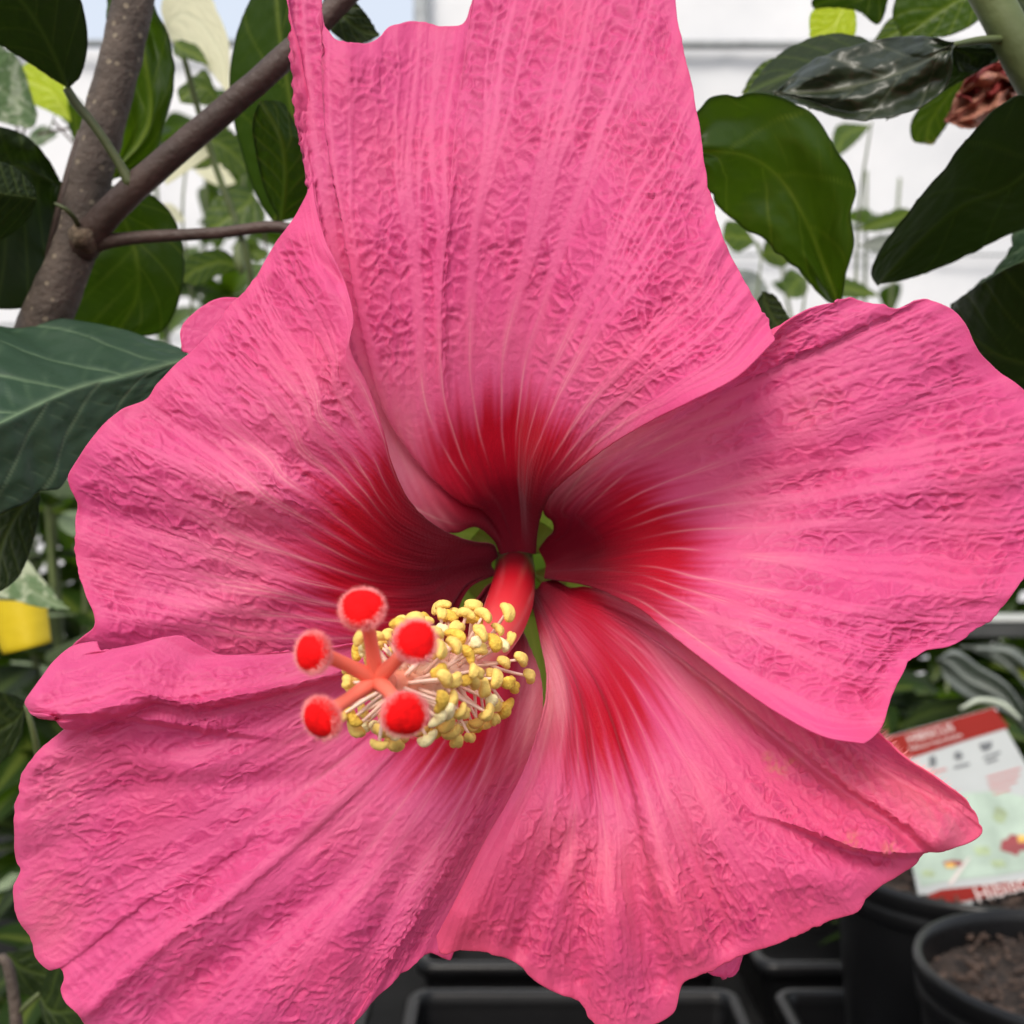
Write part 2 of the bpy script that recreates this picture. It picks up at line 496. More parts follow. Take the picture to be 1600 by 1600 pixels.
# ------------------------------------------------------------------ round pots with soil
SOIL = simple('potting_soil', (.030, .020, .015), .95, .55, 160, 1.0, 500)
CHIP = simple('bark_chip', (.062, .038, .027), .85, .8, 70, .6, 400)
def circ(r, z, seg=64):
    a = np.linspace(0, 2 * np.pi, seg, endpoint=False)
    return np.stack([r * np.cos(a), r * np.sin(a), np.full(seg, z)], -1)
def pot_proto(r, h):
    t = root('round_pot', (0, 0, 0), 'round black pot of soil', 'plant pot', 'round black pots of soil')
    rb = r * .80
    V, Q, T = loft([circ(r * .965, h - .012), circ(rb, .004), circ(rb - .006, .0)])
    mesh_np('body', V, Q, BLACK, t, None, tris=T)
    ri = [circ(r * .955, h - .022), circ(r * .985, h - .020), circ(r * .99, h - .0125), circ(r * .978, h - .011), circ(r * .995, h - .0095),
          circ(r, h - .003), circ(r * .993, h - .0005), circ(r * .965, h), circ(r * .945, h - .0015), circ(r * .935, h - .006), circ(r * .90, h - .05)]
    V, Q, T = loft(ri, close_end=False); mesh_np('rim', V, Q, BLACK, t, None)
    # soil disc
    nr, ns = 44, 120
    rr = np.linspace(0.02, 1, nr)[:, None] * r * .935
    aa = np.linspace(0, 2 * np.pi, ns, endpoint=False)[None]
    X, Y = rr * np.cos(aa), rr * np.sin(aa)
    f1, f2, idc = worley(X * 130, Y * 130, 3)
    Z = h - .016 + .0035 * (1 - f1) * idc + .002 * perlin(X * 300, Y * 300) + .002 * perlin(X * 60, Y * 60, 5)
    ii = np.arange(nr * ns).reshape(nr, ns); jj = np.roll(ii, -1, 1)
    q = np.stack([ii[:-1], jj[:-1], jj[1:], ii[1:]], -1).reshape(-1, 4)
    so = mesh_np('soil', np.stack([X, Y, Z], -1), q, SOIL, t, None, smooth=True)
    # loose bark pieces, joined
    Vs, Qs, c = [], [], 0
    r2 = np.random.default_rng(5)
    for k in range(300):
        a, q_ = r2.uniform(0, 6.283), r * .9 * math.sqrt(r2.random())
        L, w, th = r2.uniform(.002, .010) * r2.uniform(.5, 1.2), r2.uniform(.001, .003), r2.uniform(.0005, .0014)
        v, qq = box_np(-L / 2, L / 2, -w / 2, w / 2, -th / 2, th / 2)
        v = np.array(v); v[:, 1] *= 1 + .5 * r2.uniform(-1, 1) * np.sign(v[:, 0])
        R = np.array(Matrix.Rotation(r2.uniform(0, 6.28), 3, 'Z') @ Matrix.Rotation(r2.normal(0, .35), 3, 'Y') @ Matrix.Rotation(r2.normal(0, .4), 3, 'X'))
        Vs.append(v @ R.T + np.array([q_ * math.cos(a), q_ * math.sin(a), h - .0125 + r2.uniform(0, .0035)]))
        Qs += [tuple(i + c for i in f) for f in qq]; c += 8
    ch = mesh_np('bark_chips', np.vstack(Vs), Qs, CHIP, t, None, smooth=False)
    ch['kind'] = 'stuff'
    return t
PZ = tz + .005
PH = 1.0 - PZ
pot = pot_proto(.0716, PH)
pot['label'] = 'front round black pot filled with brown soil and bark'
pot.location = (.2527, .4836, PZ)
copy_thing(pot, (.262, .628, PZ), 1.9, 'tall round black pot behind with a plant label stuck in its soil', (1.07, 1.07, 1.0))

# ------------------------------------------------------------------ plant label in the rear pot
CARD = simple('card_white', (.40, .425, .425), .35, .05, 30, spec=.12)
CRED = simple('card_red', (.22, .010, .006), .5, .08, 30, spec=.12)
CGREEN = simple('card_pale_green', (.36, .45, .38), .35, .2, 60, spec=.12)
CINK = simple('card_ink', (.07, .08, .09), .4, .1, 30)
CPINKT = simple('card_red_text', (.42, .16, .16), .4, .1, 30)
CWHITE = simple('card_print_white', (.58, .50, .48), .4, .05, 30)
CFLOWER = simple('card_flower_red', (.22, .012, .02), .4, .3, 90)
CYEL = simple('card_yellow', (.65, .38, .05), .4, .2, 60)
CLEAF = simple('card_leaf_green', (.28, .36, .20), .4, .3, 90)
c_tl, c_tr, c_bl = W(1383, 1152, .640), W(1553, 1105, .640), W(1440, 1422, .597)
cn = np.cross(c_tr - c_tl, c_bl - c_tl); cn /= np.linalg.norm(cn)
if cn[1] > 0: cn = -cn
def oncard(px, py, lift=0.0):
    ray = W(px, py, 1.0) - np.array([0, 0, CAMZ])
    t = ((c_tl - np.array([0, 0, CAMZ])) @ cn) / (ray @ cn)
    return np.array([0, 0, CAMZ]) + ray * t + cn * lift
lab_off = tuple(W(1500, 1420, .6))
lab = root('plant_label', lab_off, 'white plant label card with red bands and a small flower picture in the rear pot', 'plant label')
def card_poly(name, pts, mat, lift, parent=lab, thick=0):
    bm = bmesh.new()
    vs_ = [bm.verts.new(oncard(x, y, lift) - np.array(lab_off)) for x, y in pts]
    f = bm.faces.new(vs_)
    if f.normal.dot(Vector(cn)) < 0: f.normal_flip()
    bm.normal_update()
    if thick:
        e = bmesh.ops.extrude_face_region(bm, geom=[f])
        bmesh.ops.translate(bm, verts=[v for v in e['geom'] if isinstance(v, bmesh.types.BMVert)], vec=Vector(-cn * thick))
        bmesh.ops.recalc_face_normals(bm, faces=bm.faces)
    bmesh.ops.triangulate(bm, faces=bm.faces[:])
    me = bpy.data.meshes.new(name); bm.to_mesh(me); bm.free(); me.materials.append(mat)
    return link(bpy.data.objects.new(name, me), parent)
card = card_poly('card', [(1383, 1152), (1553, 1105), (1604, 1196), (1660, 1300), (1668, 1378), (1440, 1422)], CARD, 0, thick=.0008)
card_poly('header_band', [(1384, 1153), (1552.5, 1106), (1576, 1137), (1500, 1160), (1417, 1187), (1392, 1190)], CRED, .0004)
card_poly('footer_band', [(1434.5, 1404), (1470, 1390), (1530, 1384), (1600, 1376), (1666, 1362), (1667, 1377), (1441, 1421)], CRED, .0004)
card_poly('picture', [(1424, 1350), (1412, 1290), (1450, 1262), (1500, 1240), (1560, 1236), (1624, 1250), (1655, 1302), (1655, 1352), (1560, 1368), (1480, 1376), (1440, 1386)], CGREEN, .0004)
def blob(name, cx, cy, rx, ry, mat, lift, seed, wob=.25, n=14):
    r3 = np.random.default_rng(seed)
    a = np.linspace(0, 2 * np.pi, n, endpoint=False)
    k = 1 + wob * r3.uniform(-1, 1, n)
    return card_poly(name, [(cx + rx * k[i] * math.cos(a[i]), cy + ry * k[i] * math.sin(a[i])) for i in range(n)], mat, lift)
blob('printed_flower', 1583, 1320, 20, 15, CFLOWER, .0007, 1)
blob('flower_center', 1596, 1311, 8, 6, CYEL, .0009, 2)
blob('printed_bud', 1489, 1349, 17, 5, CFLOWER, .0007, 3)
blob('bud_center', 1484, 1353, 8, 4, CYEL, .0009, 4)
for k, (x, y, rx, ry) in enumerate(((1562, 1275, 10, 13), (1535, 1330, 14, 8), (1560, 1350, 12, 7), (1450, 1365, 10, 6), (1640, 1280, 14, 12))):
    blob('printed_leaf', x, y, rx, ry, CLEAF, .0006, 10 + k)
card_poly('white_stroke', [(1480, 1382), (1496, 1360), (1512, 1340), (1515, 1341), (1500, 1363), (1486, 1384)], CWHITE, .001)
blob('water_icon', 1457, 1190, 6, 9, CINK, .0005, 21, .2)
a5 = np.linspace(0, 2 * np.pi, 16, endpoint=False)
card_poly('sun_icon', [(1497 + (9 if i % 2 == 0 else 5) * math.cos(t), 1181 + (9 if i % 2 == 0 else 5) * math.sin(t)) for i, t in enumerate(a5)], CINK, .0005)
card_poly('pot_icon', [(1529, 1163), (1550, 1158), (1549, 1169), (1541, 1174), (1534, 1173)], CINK, .0005)
for x0, y0, x1, y1, mm in ((1452, 1206, 1478, 1200, CPINKT), (1490, 1198, 1514, 1192, CINK), (1536, 1183, 1562, 1174, CINK), (1540, 1190, 1558, 1184, CINK),
                           (1541, 1214, 1594, 1199, CPINKT), (1543, 1223, 1592, 1209, CPINKT), (1546, 1231, 1588, 1219, CPINKT), (1552, 1239, 1578, 1231, CPINKT)):
    card_poly('text_line', [(x0, y0), (x1, y1), (x1 + 1, y1 + 3.5), (x0 + 1, y0 + 3.5)], mm, .0005)
xax = Vector(c_tr - c_tl).normalized(); zax = Vector(cn); yax = zax.cross(xax).normalized()
def card_text(name, s, px, py, size, mat, lift=.0008):
    cu = bpy.data.curves.new(name, 'FONT'); cu.body = s; cu.size = size; cu.extrude = .00005
    cu.materials.append(mat)
    tmp = bpy.data.objects.new(name, cu)
    me = bpy.data.meshes.new_from_object(tmp); bpy.data.objects.remove(tmp)
    o = link(bpy.data.objects.new(name, me), lab)
    M = Matrix((xax, yax, zax)).transposed().to_4x4()
    M.translation = Vector(oncard(px, py, lift) - np.array(lab_off))
    o.matrix_local = M
card_text('lettering', 'HIBISCUS', 1419, 1162, .0068, CWHITE)
card_text('lettering', 'Hibiscus rosa-sinensis', 1421, 1174, .0036, CWHITE)
card_text('lettering', 'Hibiscus', 1527, 1411, .0115, CWHITE)
card_poly('stake', [(1490, 1411), (1520, 1406), (1516, 1470), (1508, 1472)], CARD, -.0004, thick=.0009)

# ------------------------------------------------------------------ leaf builder
def leaf(left, right, mat, parent, off, d=(.25, .25), dl=0, dr=0, curl=0.0, mid=None, name='leaf', nu=48, nv=84, nvein=6, serr=0.0, relief=.00025, thick=.00025, fold=0.0, edge=0.0, wave=0.0, seed=0, label=None):
    """left / right: photo-pixel curves from leaf base to tip; depth runs d[0]..d[1]; dl, dr tilt the sides"""
    L, R = catmull(left, nv), catmull(right, nv)
    M = catmull(mid, nv) if mid is not None else .5 * (L + R)
    t = np.linspace(0, 1, nv)
    s = np.linspace(-1, 1, nu + 1)
    side = np.abs(s)[None, :, None]
    if serr:
        w = serr * (.35 + .9 * sstep(-.3, .5, perlin(t * 7 + seed, t * 0 + .5, 2))) * np.abs(np.sin(t * 24 + 2.2 * perlin(t * 6, t * 0 + seed, 3) + seed)) ** 3 * np.sin(np.pi * np.clip(t * 1.02, 0, 1)) ** .4
        dirL = (L - M); dirL /= np.linalg.norm(dirL, axis=1, keepdims=True) + 1e-6
        dirR = (R - M); dirR /= np.linalg.norm(dirR, axis=1, keepdims=True) + 1e-6
        L = L - dirL * w[:, None]; R = R - dirR * w[:, None]
    XY = np.where((s < 0)[None, :, None], M[:, None] * (1 - side) + L[:, None] * side, M[:, None] * (1 - side) + R[:, None] * side)
    sp = np.sin(np.pi * t) ** .6
    D = (d[0] * (1 - t) + d[1] * t)[:, None] + sp[:, None] * np.where(s < 0, dl * -s, dr * s)[None]
    D = D + curl * (np.sin(np.pi * t) - 0)[:, None] - fold * (np.abs(s)[None] ** 1.0) * sp[:, None]
    if wave: D = D + wave * perlin(t[:, None] * 4 + seed, s[None] * 1.6 + seed * 1.7 + 0 * t[:, None], seed % 5)
    P = Wa(np.concatenate([XY, D[..., None]], -1))
    tt, ss = np.meshgrid(t, s, indexing='ij')
    wpx = np.linalg.norm(np.gradient(XY, axis=1), axis=-1) * nu / 2 + 1e-6
    vm = np.exp(-(ss * wpx / 3.6) ** 2)
    q = (tt - .30 * np.abs(ss) ** .8) * nvein + .5 + np.where(ss < 0, .0, .37)
    fr = np.abs(q - np.round(q)) / nvein * np.linalg.norm(np.gradient(XY, axis=0), axis=-1) * nv
    vl = np.exp(-(fr / 2.7) ** 2) * .75 * (q > .3)
    q2 = (tt * 3.1 + .9 * np.abs(ss)) * nvein
    net = np.exp(-((np.abs(q2 - np.round(q2)) / (nvein * 3.1) * nv * np.linalg.norm(np.gradient(XY, axis=0), axis=-1)) / 2.2) ** 2) * .28 * sstep(-.2, .5, perlin(tt * 9 + seed, ss * 4, 3))
    v = np.clip(np.maximum(np.maximum(vm, vl), net), 0, 1)
    n = grid_normals(P)
    P = P + n * (relief * (1 - v)[..., None] * perlin(tt * 16 + seed, ss * 5 + seed)[..., None] * .8 - relief * 1.1 * v[..., None])
    ed = edge * sstep(.82, 1, tt) * sstep(-.4, .4, perlin(tt * 9, ss * 2, 2) + (tt - .9) * 6)
    o = sheet(name, P, mat, parent, off, {'vein': v, 'edge': ed}, thick)
    if label: o['label'] = label
    return o
def leaf_split(poly, bi, ti, *a, **k):
    """closed outline (px), index of base and of tip"""
    n = len(poly)
    lft = [poly[(bi + i) % n] for i in range(((ti - bi) % n) + 1)]
    rgt = [poly[(bi - i) % n] for i in range(((bi - ti) % n) + 1)]
    return leaf(lft, rgt, *a, **k)
def ptube(name, pts, widths, mat, parent, off, **k):
    P = [W(x, y, d) for x, y, d in pts]
    r = [w * p[2] / F / 2 for w, p in zip(widths, pts)]
    return tube(name, P, r, mat, parent, off, **k)

# ================================================================== LEFT SHRUB
so = tuple(W(20, 640, .262))
sh = root('hibiscus_shrub', so, 'grey brown woody stem with dark green leaves left of the pink flower', 'shrub')
ptube('stem', [(218, -60, .250), (196, 60, .250), (168, 170, .250), (140, 290, .250), (118, 385, .250), (75, 490, .251), (20, 640, .262)],
      [62, 62, 64, 62, 66, 74, 80], BARK, sh, so, n=70, seg=20, bump=.07)
ptube('branch', [(128, 385, .249), (155, 350, .245), (205, 298, .241), (330, 190, .236), (450, 85, .232), (545, -10, .230), (640, -110, .228)],
      [56, 46, 43, 41, 38, 34, 32], TWIG, sh, so, n=50, seg=18, bump=.05)
ptube('branch', [(130, 382, .249), (160, 378, .247), (220, 371, .245), (340, 364, .243), (450, 357, .242), (560, 420, .240), (640, 600, .238), (740, 800, .230)],
      [44, 26, 20, 18, 18, 18, 18, 18], TWIG, sh, so, n=50, seg=14, bump=.05)
# knot at the joint
kn, kq, kt = tube_arrays([W(122, 365, .246), W(132, 374, .243), W(140, 384, .246)], [.0022, .0029, .002], 14)
mesh_np('knot', kn, kq, simple('knot_cork', (.16, .115, .075), .9, .5, 400, 1.0, 900), sh, so, tris=kt)
ptube('petiole', [(205, 290, .239), (190, 262, .238), (150, 200, .236), (118, 160, .235), (104, 138, .234)], [20, 15, 14, 15, 13], PETIOLE, sh, so, n=20, seg=10)
ptube('petiole', [(122, 352, .244), (114, 338, .240), (100, 325, .238), (85, 318, .238)], [9, 8, 7, 5], PETIOLE, sh, so, n=16, seg=8)
ptube('petiole', [(60, 470, .262), (75, 400, .258), (96, 318, .254), (112, 260, .254), (126, 205, .254)], [10, 10, 14, 16, 10], TWIG, sh, so, n=20, seg=10)
# leaves
leaf([(104, 138), (60, 108), (10, 76), (-50, 36), (-110, -60)], [(104, 138), (124, 120), (136, 62), (118, -20), (60, -110), (-110, -60)], LEAF_SHADED, sh, so,
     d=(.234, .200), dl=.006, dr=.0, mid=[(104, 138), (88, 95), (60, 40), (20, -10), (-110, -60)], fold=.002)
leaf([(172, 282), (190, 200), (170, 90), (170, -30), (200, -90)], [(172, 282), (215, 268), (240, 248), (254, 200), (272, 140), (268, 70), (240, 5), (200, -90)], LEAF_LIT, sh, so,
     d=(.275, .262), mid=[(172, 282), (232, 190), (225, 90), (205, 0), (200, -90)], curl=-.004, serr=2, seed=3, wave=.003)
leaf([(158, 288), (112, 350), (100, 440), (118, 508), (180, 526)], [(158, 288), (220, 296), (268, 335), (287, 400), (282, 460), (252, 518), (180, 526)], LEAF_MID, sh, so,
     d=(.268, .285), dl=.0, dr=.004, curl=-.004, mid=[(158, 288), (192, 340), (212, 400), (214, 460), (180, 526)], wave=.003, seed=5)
leaf([(98, 292), (72, 246), (40, 212), (0, 198), (-60, 190)], [(98, 292), (96, 360), (80, 430), (46, 476), (0, 482), (-60, 470)], LEAF_SHADED, sh, so,
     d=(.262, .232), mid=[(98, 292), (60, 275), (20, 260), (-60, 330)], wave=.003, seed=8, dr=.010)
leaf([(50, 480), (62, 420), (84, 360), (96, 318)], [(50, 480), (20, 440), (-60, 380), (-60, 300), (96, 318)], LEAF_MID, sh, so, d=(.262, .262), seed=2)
leaf([(58, 312), (52, 292), (18, 259), (-40, 250)], [(58, 312), (48, 338), (24, 362), (-10, 380), (-40, 400), (-40, 250)], LEAF_SHADED, sh, so,
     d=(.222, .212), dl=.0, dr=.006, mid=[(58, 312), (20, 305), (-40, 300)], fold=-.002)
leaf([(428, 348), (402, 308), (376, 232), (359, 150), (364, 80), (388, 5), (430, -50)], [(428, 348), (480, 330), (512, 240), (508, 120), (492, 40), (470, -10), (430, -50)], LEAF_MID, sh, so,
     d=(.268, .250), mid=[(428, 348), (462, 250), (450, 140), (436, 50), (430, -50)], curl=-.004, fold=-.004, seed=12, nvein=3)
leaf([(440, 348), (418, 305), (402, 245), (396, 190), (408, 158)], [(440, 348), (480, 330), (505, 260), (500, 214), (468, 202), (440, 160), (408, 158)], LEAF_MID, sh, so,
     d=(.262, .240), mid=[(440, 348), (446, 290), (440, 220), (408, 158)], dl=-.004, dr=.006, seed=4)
leaf([(510, -20), (540, -10), (570, 20), (592, 54)], [(510, -20), (505, 15), (520, 50), (556, 68), (592, 54)], LEAF_SHADED, sh, so, d=(.235, .235), seed=6)
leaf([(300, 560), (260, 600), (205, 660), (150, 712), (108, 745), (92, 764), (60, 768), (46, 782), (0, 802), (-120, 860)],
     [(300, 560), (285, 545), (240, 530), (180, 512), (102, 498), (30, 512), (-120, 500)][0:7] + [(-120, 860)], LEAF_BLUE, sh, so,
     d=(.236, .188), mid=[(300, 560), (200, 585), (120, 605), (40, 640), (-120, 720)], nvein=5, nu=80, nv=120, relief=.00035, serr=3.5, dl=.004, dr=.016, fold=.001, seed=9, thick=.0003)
leaf([(62, 768), (60, 800), (52, 840), (28, 900), (-10, 930)], [(62, 768), (20, 770), (-20, 800), (-40, 860), (-10, 930)], LEAF_SHADED, sh, so, d=(.235, .22), seed=3)
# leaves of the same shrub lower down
leaf([(42, 1098), (20, 1086), (-10, 1080), (-60, 1070)], [(42, 1098), (30, 1160), (4, 1190), (-30, 1210), (-60, 1070)], LEAF_SHADED, sh, so, d=(.262, .25), seed=2)
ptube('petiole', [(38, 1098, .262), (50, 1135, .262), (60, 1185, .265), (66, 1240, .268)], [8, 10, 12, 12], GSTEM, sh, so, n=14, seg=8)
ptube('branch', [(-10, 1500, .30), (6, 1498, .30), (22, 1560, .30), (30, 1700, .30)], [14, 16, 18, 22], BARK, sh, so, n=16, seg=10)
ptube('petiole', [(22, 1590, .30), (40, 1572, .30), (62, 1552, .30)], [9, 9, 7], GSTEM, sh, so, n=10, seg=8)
leaf([(60, 1552), (90, 1500), (130, 1520), (190, 1560)], [(60, 1552), (70, 1600), (120, 1640), (190, 1560)], LEAF_SHADED, sh, so, d=(.30, .29), seed=2, mid=[(60, 1552), (80, 1580), (190, 1560)])
leaf([(10, 1490), (60, 1484), (90, 1500), (130, 1490)], [(10, 1490), (20, 1540), (60, 1556), (130, 1490)], LEAF_SHADED, sh, so, d=(.31, .31), seed=7)

# ================================================================== RIGHT SHRUB
ro = tuple(W(1640, 260, .26))
rs = root('hibiscus_shrub', ro, 'leafy green shrub with broad shaded leaves right of the pink flower', 'shrub')
ptube('stem', [(1480, -130, .225), (1540, -20, .225), (1600, 95, .226), (1680, 230, .230), (1760, 420, .25)], [56, 58, 60, 64, 70], GSTEM, rs, ro, n=40, seg=18, bump=.04)
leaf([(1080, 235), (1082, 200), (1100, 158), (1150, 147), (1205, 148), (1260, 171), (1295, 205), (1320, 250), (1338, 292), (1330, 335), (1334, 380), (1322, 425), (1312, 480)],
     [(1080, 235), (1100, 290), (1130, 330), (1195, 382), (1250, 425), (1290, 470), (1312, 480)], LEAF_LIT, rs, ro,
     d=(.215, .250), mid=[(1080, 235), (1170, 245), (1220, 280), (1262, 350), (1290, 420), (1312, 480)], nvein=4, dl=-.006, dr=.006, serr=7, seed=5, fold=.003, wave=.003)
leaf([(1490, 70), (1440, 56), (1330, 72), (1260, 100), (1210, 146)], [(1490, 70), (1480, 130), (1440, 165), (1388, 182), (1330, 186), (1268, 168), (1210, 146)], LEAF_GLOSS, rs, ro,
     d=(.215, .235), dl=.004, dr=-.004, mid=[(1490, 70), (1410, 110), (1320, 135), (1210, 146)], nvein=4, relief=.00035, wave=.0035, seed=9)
leaf([(1380, 75), (1345, 58), (1300, 52), (1240, 70), (1200, 100), (1165, 145)], [(1380, 75), (1340, 130), (1280, 150), (1220, 150), (1165, 145)], LEAF_SHADED, rs, ro, d=(.245, .25), dl=.006, dr=-.004, seed=2)
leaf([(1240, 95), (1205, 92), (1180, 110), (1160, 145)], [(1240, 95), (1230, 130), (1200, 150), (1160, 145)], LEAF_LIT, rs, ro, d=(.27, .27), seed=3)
leaf([(1490, 72), (1540, 62), (1600, 60)], [(1490, 72), (1500, 110), (1560, 95), (1600, 60)], LEAF_SHADED, rs, ro, d=(.225, .24), seed=1)
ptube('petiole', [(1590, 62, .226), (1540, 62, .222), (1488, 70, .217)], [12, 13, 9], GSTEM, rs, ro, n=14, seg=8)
leaf([(1490, 75), (1480, 110), (1440, 160), (1385, 190)], [(1490, 75), (1560, 80), (1545, 100), (1460, 150), (1385, 190)], LEAF_SHADED, rs, ro, d=(.225, .245), seed=11)
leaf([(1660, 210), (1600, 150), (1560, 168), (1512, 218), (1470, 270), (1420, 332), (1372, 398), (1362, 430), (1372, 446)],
     [(1660, 210), (1650, 330), (1580, 366), (1520, 396), (1440, 430), (1372, 446)], LEAF_SHADED, rs, ro,
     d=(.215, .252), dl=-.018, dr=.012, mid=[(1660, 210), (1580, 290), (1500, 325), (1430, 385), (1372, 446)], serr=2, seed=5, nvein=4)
leaf([(1680, 400), (1600, 410), (1550, 434), (1510, 458), (1488, 474)], [(1680, 400), (1730, 720), (1600, 690), (1520, 610), (1474, 525), (1488, 474)], LEAF_SHADED, rs, ro,
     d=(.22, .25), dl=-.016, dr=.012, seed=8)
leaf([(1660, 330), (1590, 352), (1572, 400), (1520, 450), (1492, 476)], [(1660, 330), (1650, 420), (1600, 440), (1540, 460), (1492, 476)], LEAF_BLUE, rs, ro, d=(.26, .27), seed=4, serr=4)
leaf([(1700, 40), (1640, -10), (1600, -10), (1560, 40)], [(1700, 40), (1640, 90), (1590, 80), (1560, 40)], LEAF_SHADED, rs, ro, d=(.24, .25), seed=4)
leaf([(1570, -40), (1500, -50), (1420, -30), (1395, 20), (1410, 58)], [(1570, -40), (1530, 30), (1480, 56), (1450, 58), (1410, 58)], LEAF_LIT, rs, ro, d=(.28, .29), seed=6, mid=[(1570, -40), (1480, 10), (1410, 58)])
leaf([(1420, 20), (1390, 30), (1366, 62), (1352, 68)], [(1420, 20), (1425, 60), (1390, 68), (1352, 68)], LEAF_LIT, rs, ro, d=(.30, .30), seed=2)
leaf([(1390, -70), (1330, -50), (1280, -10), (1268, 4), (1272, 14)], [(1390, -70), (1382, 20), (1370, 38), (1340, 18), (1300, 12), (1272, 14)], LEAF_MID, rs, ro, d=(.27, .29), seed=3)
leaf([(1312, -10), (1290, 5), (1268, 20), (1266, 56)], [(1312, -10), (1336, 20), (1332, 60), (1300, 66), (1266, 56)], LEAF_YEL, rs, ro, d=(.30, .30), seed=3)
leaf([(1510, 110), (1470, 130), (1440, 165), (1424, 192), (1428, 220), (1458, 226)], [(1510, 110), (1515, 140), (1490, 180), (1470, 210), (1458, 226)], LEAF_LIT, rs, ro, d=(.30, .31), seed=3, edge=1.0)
leaf([(1192, 455), (1210, 462), (1226, 485), (1238, 512)], [(1192, 455), (1180, 480), (1200, 520), (1238, 512)], LEAF_SHADED, rs, ro, d=(.25, .25), seed=3)
# withered bloom: loose, twisted dry petals
WITH = leaf_material('withered_petal', (.36, .13, .09), (.46, .24, .15), (.3, .05, .06), (.4, .15, .1), .25, .6)
WITHR = leaf_material('withered_petal_red', (.20, .022, .02), (.30, .05, .04), (.2, .02, .03), (.3, .05, .04), .25, .6)
wf = None
for k, (l, r, m_) in enumerate((([(1590, 130), (1540, 112), (1500, 140), (1478, 190)], [(1590, 130), (1570, 180), (1520, 200), (1478, 190)], WITH),
                                ([(1600, 110), (1560, 95), (1520, 108), (1495, 150)], [(1600, 110), (1580, 150), (1530, 160), (1495, 150)], WITHR),
                                ([(1590, 120), (1550, 130), (1530, 165), (1560, 190)], [(1590, 120), (1600, 160), (1590, 190), (1560, 190)], WITH),
                                ([(1600, 100), (1565, 90), (1530, 95), (1505, 108)], [(1600, 100), (1590, 112), (1550, 118), (1505, 108)], LEAF_CREAM))):
    leaf(l, r, m_, rs, ro, d=(.29 + .004 * k, .285 + .003 * k), wave=.012, seed=20 + k, name='withered_petal')

# ================================================================== PLANTS BEHIND
def simple_leaf_mesh(name, L=1.0, Wd=.5, mat=None, droop=.25, lob=0.0):
    nv, nu = 12, 6
    t = np.linspace(0, 1, nv); s = np.linspace(-1, 1, nu + 1)
    w = Wd * .5 * np.sin(np.pi * t ** .8) ** .8 + .006
    X = w[:, None] * s[None] * (1 + lob * np.sin(t * 22))[:, None]
    Y = np.repeat((t * L)[:, None], nu + 1, 1) + 0.05 * L * np.abs(s)[None] * w[:, None]
    Z = -droop * (t ** 2)[:, None] * L + .25 * np.abs(X) + .015 * np.sin(9 * t)[:, None] * s[None]
    ii = np.arange(nv * (nu + 1)).reshape(nv, nu + 1)
    q = np.stack([ii[:-1, :-1], ii[:-1, 1:], ii[1:, 1:], ii[1:, :-1]], -1).reshape(-1, 4)
    vein = np.repeat(np.exp(-(s / .12) ** 2)[None], nv, 0)
    o = mesh_np(name, np.stack([X, Y, Z], -1), q, mat, None, None, {'vein': vein})
    me = o.data
    bpy.data.objects.remove(o)
    return me
def bush(name, label, cat, base, h, spread, nleaf, mats, lsize, seed, group=None, stems=3, lean=(0, 0)):
    r4 = random.Random(seed)
    b = root(name, base, label, cat, group)
    meshes = [simple_leaf_mesh('leaf', 1, r4.uniform(.42, .6), m, r4.uniform(.1, .5)) for m in mats]
    tips = []
    for k in range(stems):
        a = r4.uniform(0, 6.28); q = spread * r4.uniform(.2, .8)
        pts = [(0, 0, 0), (q * .3 * math.cos(a), q * .3 * math.sin(a), h * .4), (q * math.cos(a) + lean[0], q * math.sin(a) + lean[1], h)]
        C = catmull(np.array(pts), 14, param=[0, .4, 1])
        V, Q, T = tube_arrays(C, np.linspace(.0045, .0018, 14), 8)
        mesh_np('stem', V, Q, GSTEM, b, None, tris=T)
        tips.append(C)
    for k in range(nleaf):
        C = tips[k % stems]; t = r4.uniform(.15, 1.0)
        p = C[int(t * 13)]
        o = bpy.data.objects.new('leaf', meshes[r4.randrange(len(meshes))])
        link(o, b)
        a = r4.uniform(0, 6.28)
        s = lsize * r4.uniform(.6, 1.15)
        o.scale = (s, s, s)
        o.location = p
        o.rotation_euler = (r4.uniform(-.5, .8), r4.uniform(-.4, .4), a)
    return b
BZ = .796
bush('background_plant', 'low dark leafy plant left of the flower, behind the yellow tag', 'plant', (-.30, .74, BZ), .44, .07, 70, [LEAF_SHADED, LEAF_MID, LEAF_VAR], .075, 3, lean=(-.02, 0), stems=5)
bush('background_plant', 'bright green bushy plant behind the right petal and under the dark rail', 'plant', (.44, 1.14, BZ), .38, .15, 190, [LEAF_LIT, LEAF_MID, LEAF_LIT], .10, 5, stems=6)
bush('background_plant', 'green leafy plant standing behind the red topped plant label', 'plant', (.36, .94, BZ), .27, .11, 140, [LEAF_MID, LEAF_LIT, LEAF_SHADED], .075, 6, stems=5)
bush('background_plant', 'tangled plant at the lower left edge beside the lowest left petal', 'plant', (-.245, .56, BZ), .20, .06, 60, [LEAF_SHADED, LEAF_MID, LEAF_SHADED], .06, 8, stems=5)
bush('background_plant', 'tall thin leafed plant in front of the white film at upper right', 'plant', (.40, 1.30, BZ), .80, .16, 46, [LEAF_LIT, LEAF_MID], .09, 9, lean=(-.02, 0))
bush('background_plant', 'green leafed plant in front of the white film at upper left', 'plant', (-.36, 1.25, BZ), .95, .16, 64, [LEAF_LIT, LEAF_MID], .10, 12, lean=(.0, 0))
bush('background_plant', 'dense shadowed plant at the far right behind the rail', 'plant', (.66, 1.34, BZ), .40, .20, 110, [LEAF_MID, LEAF_LIT], .10, 15, stems=6)
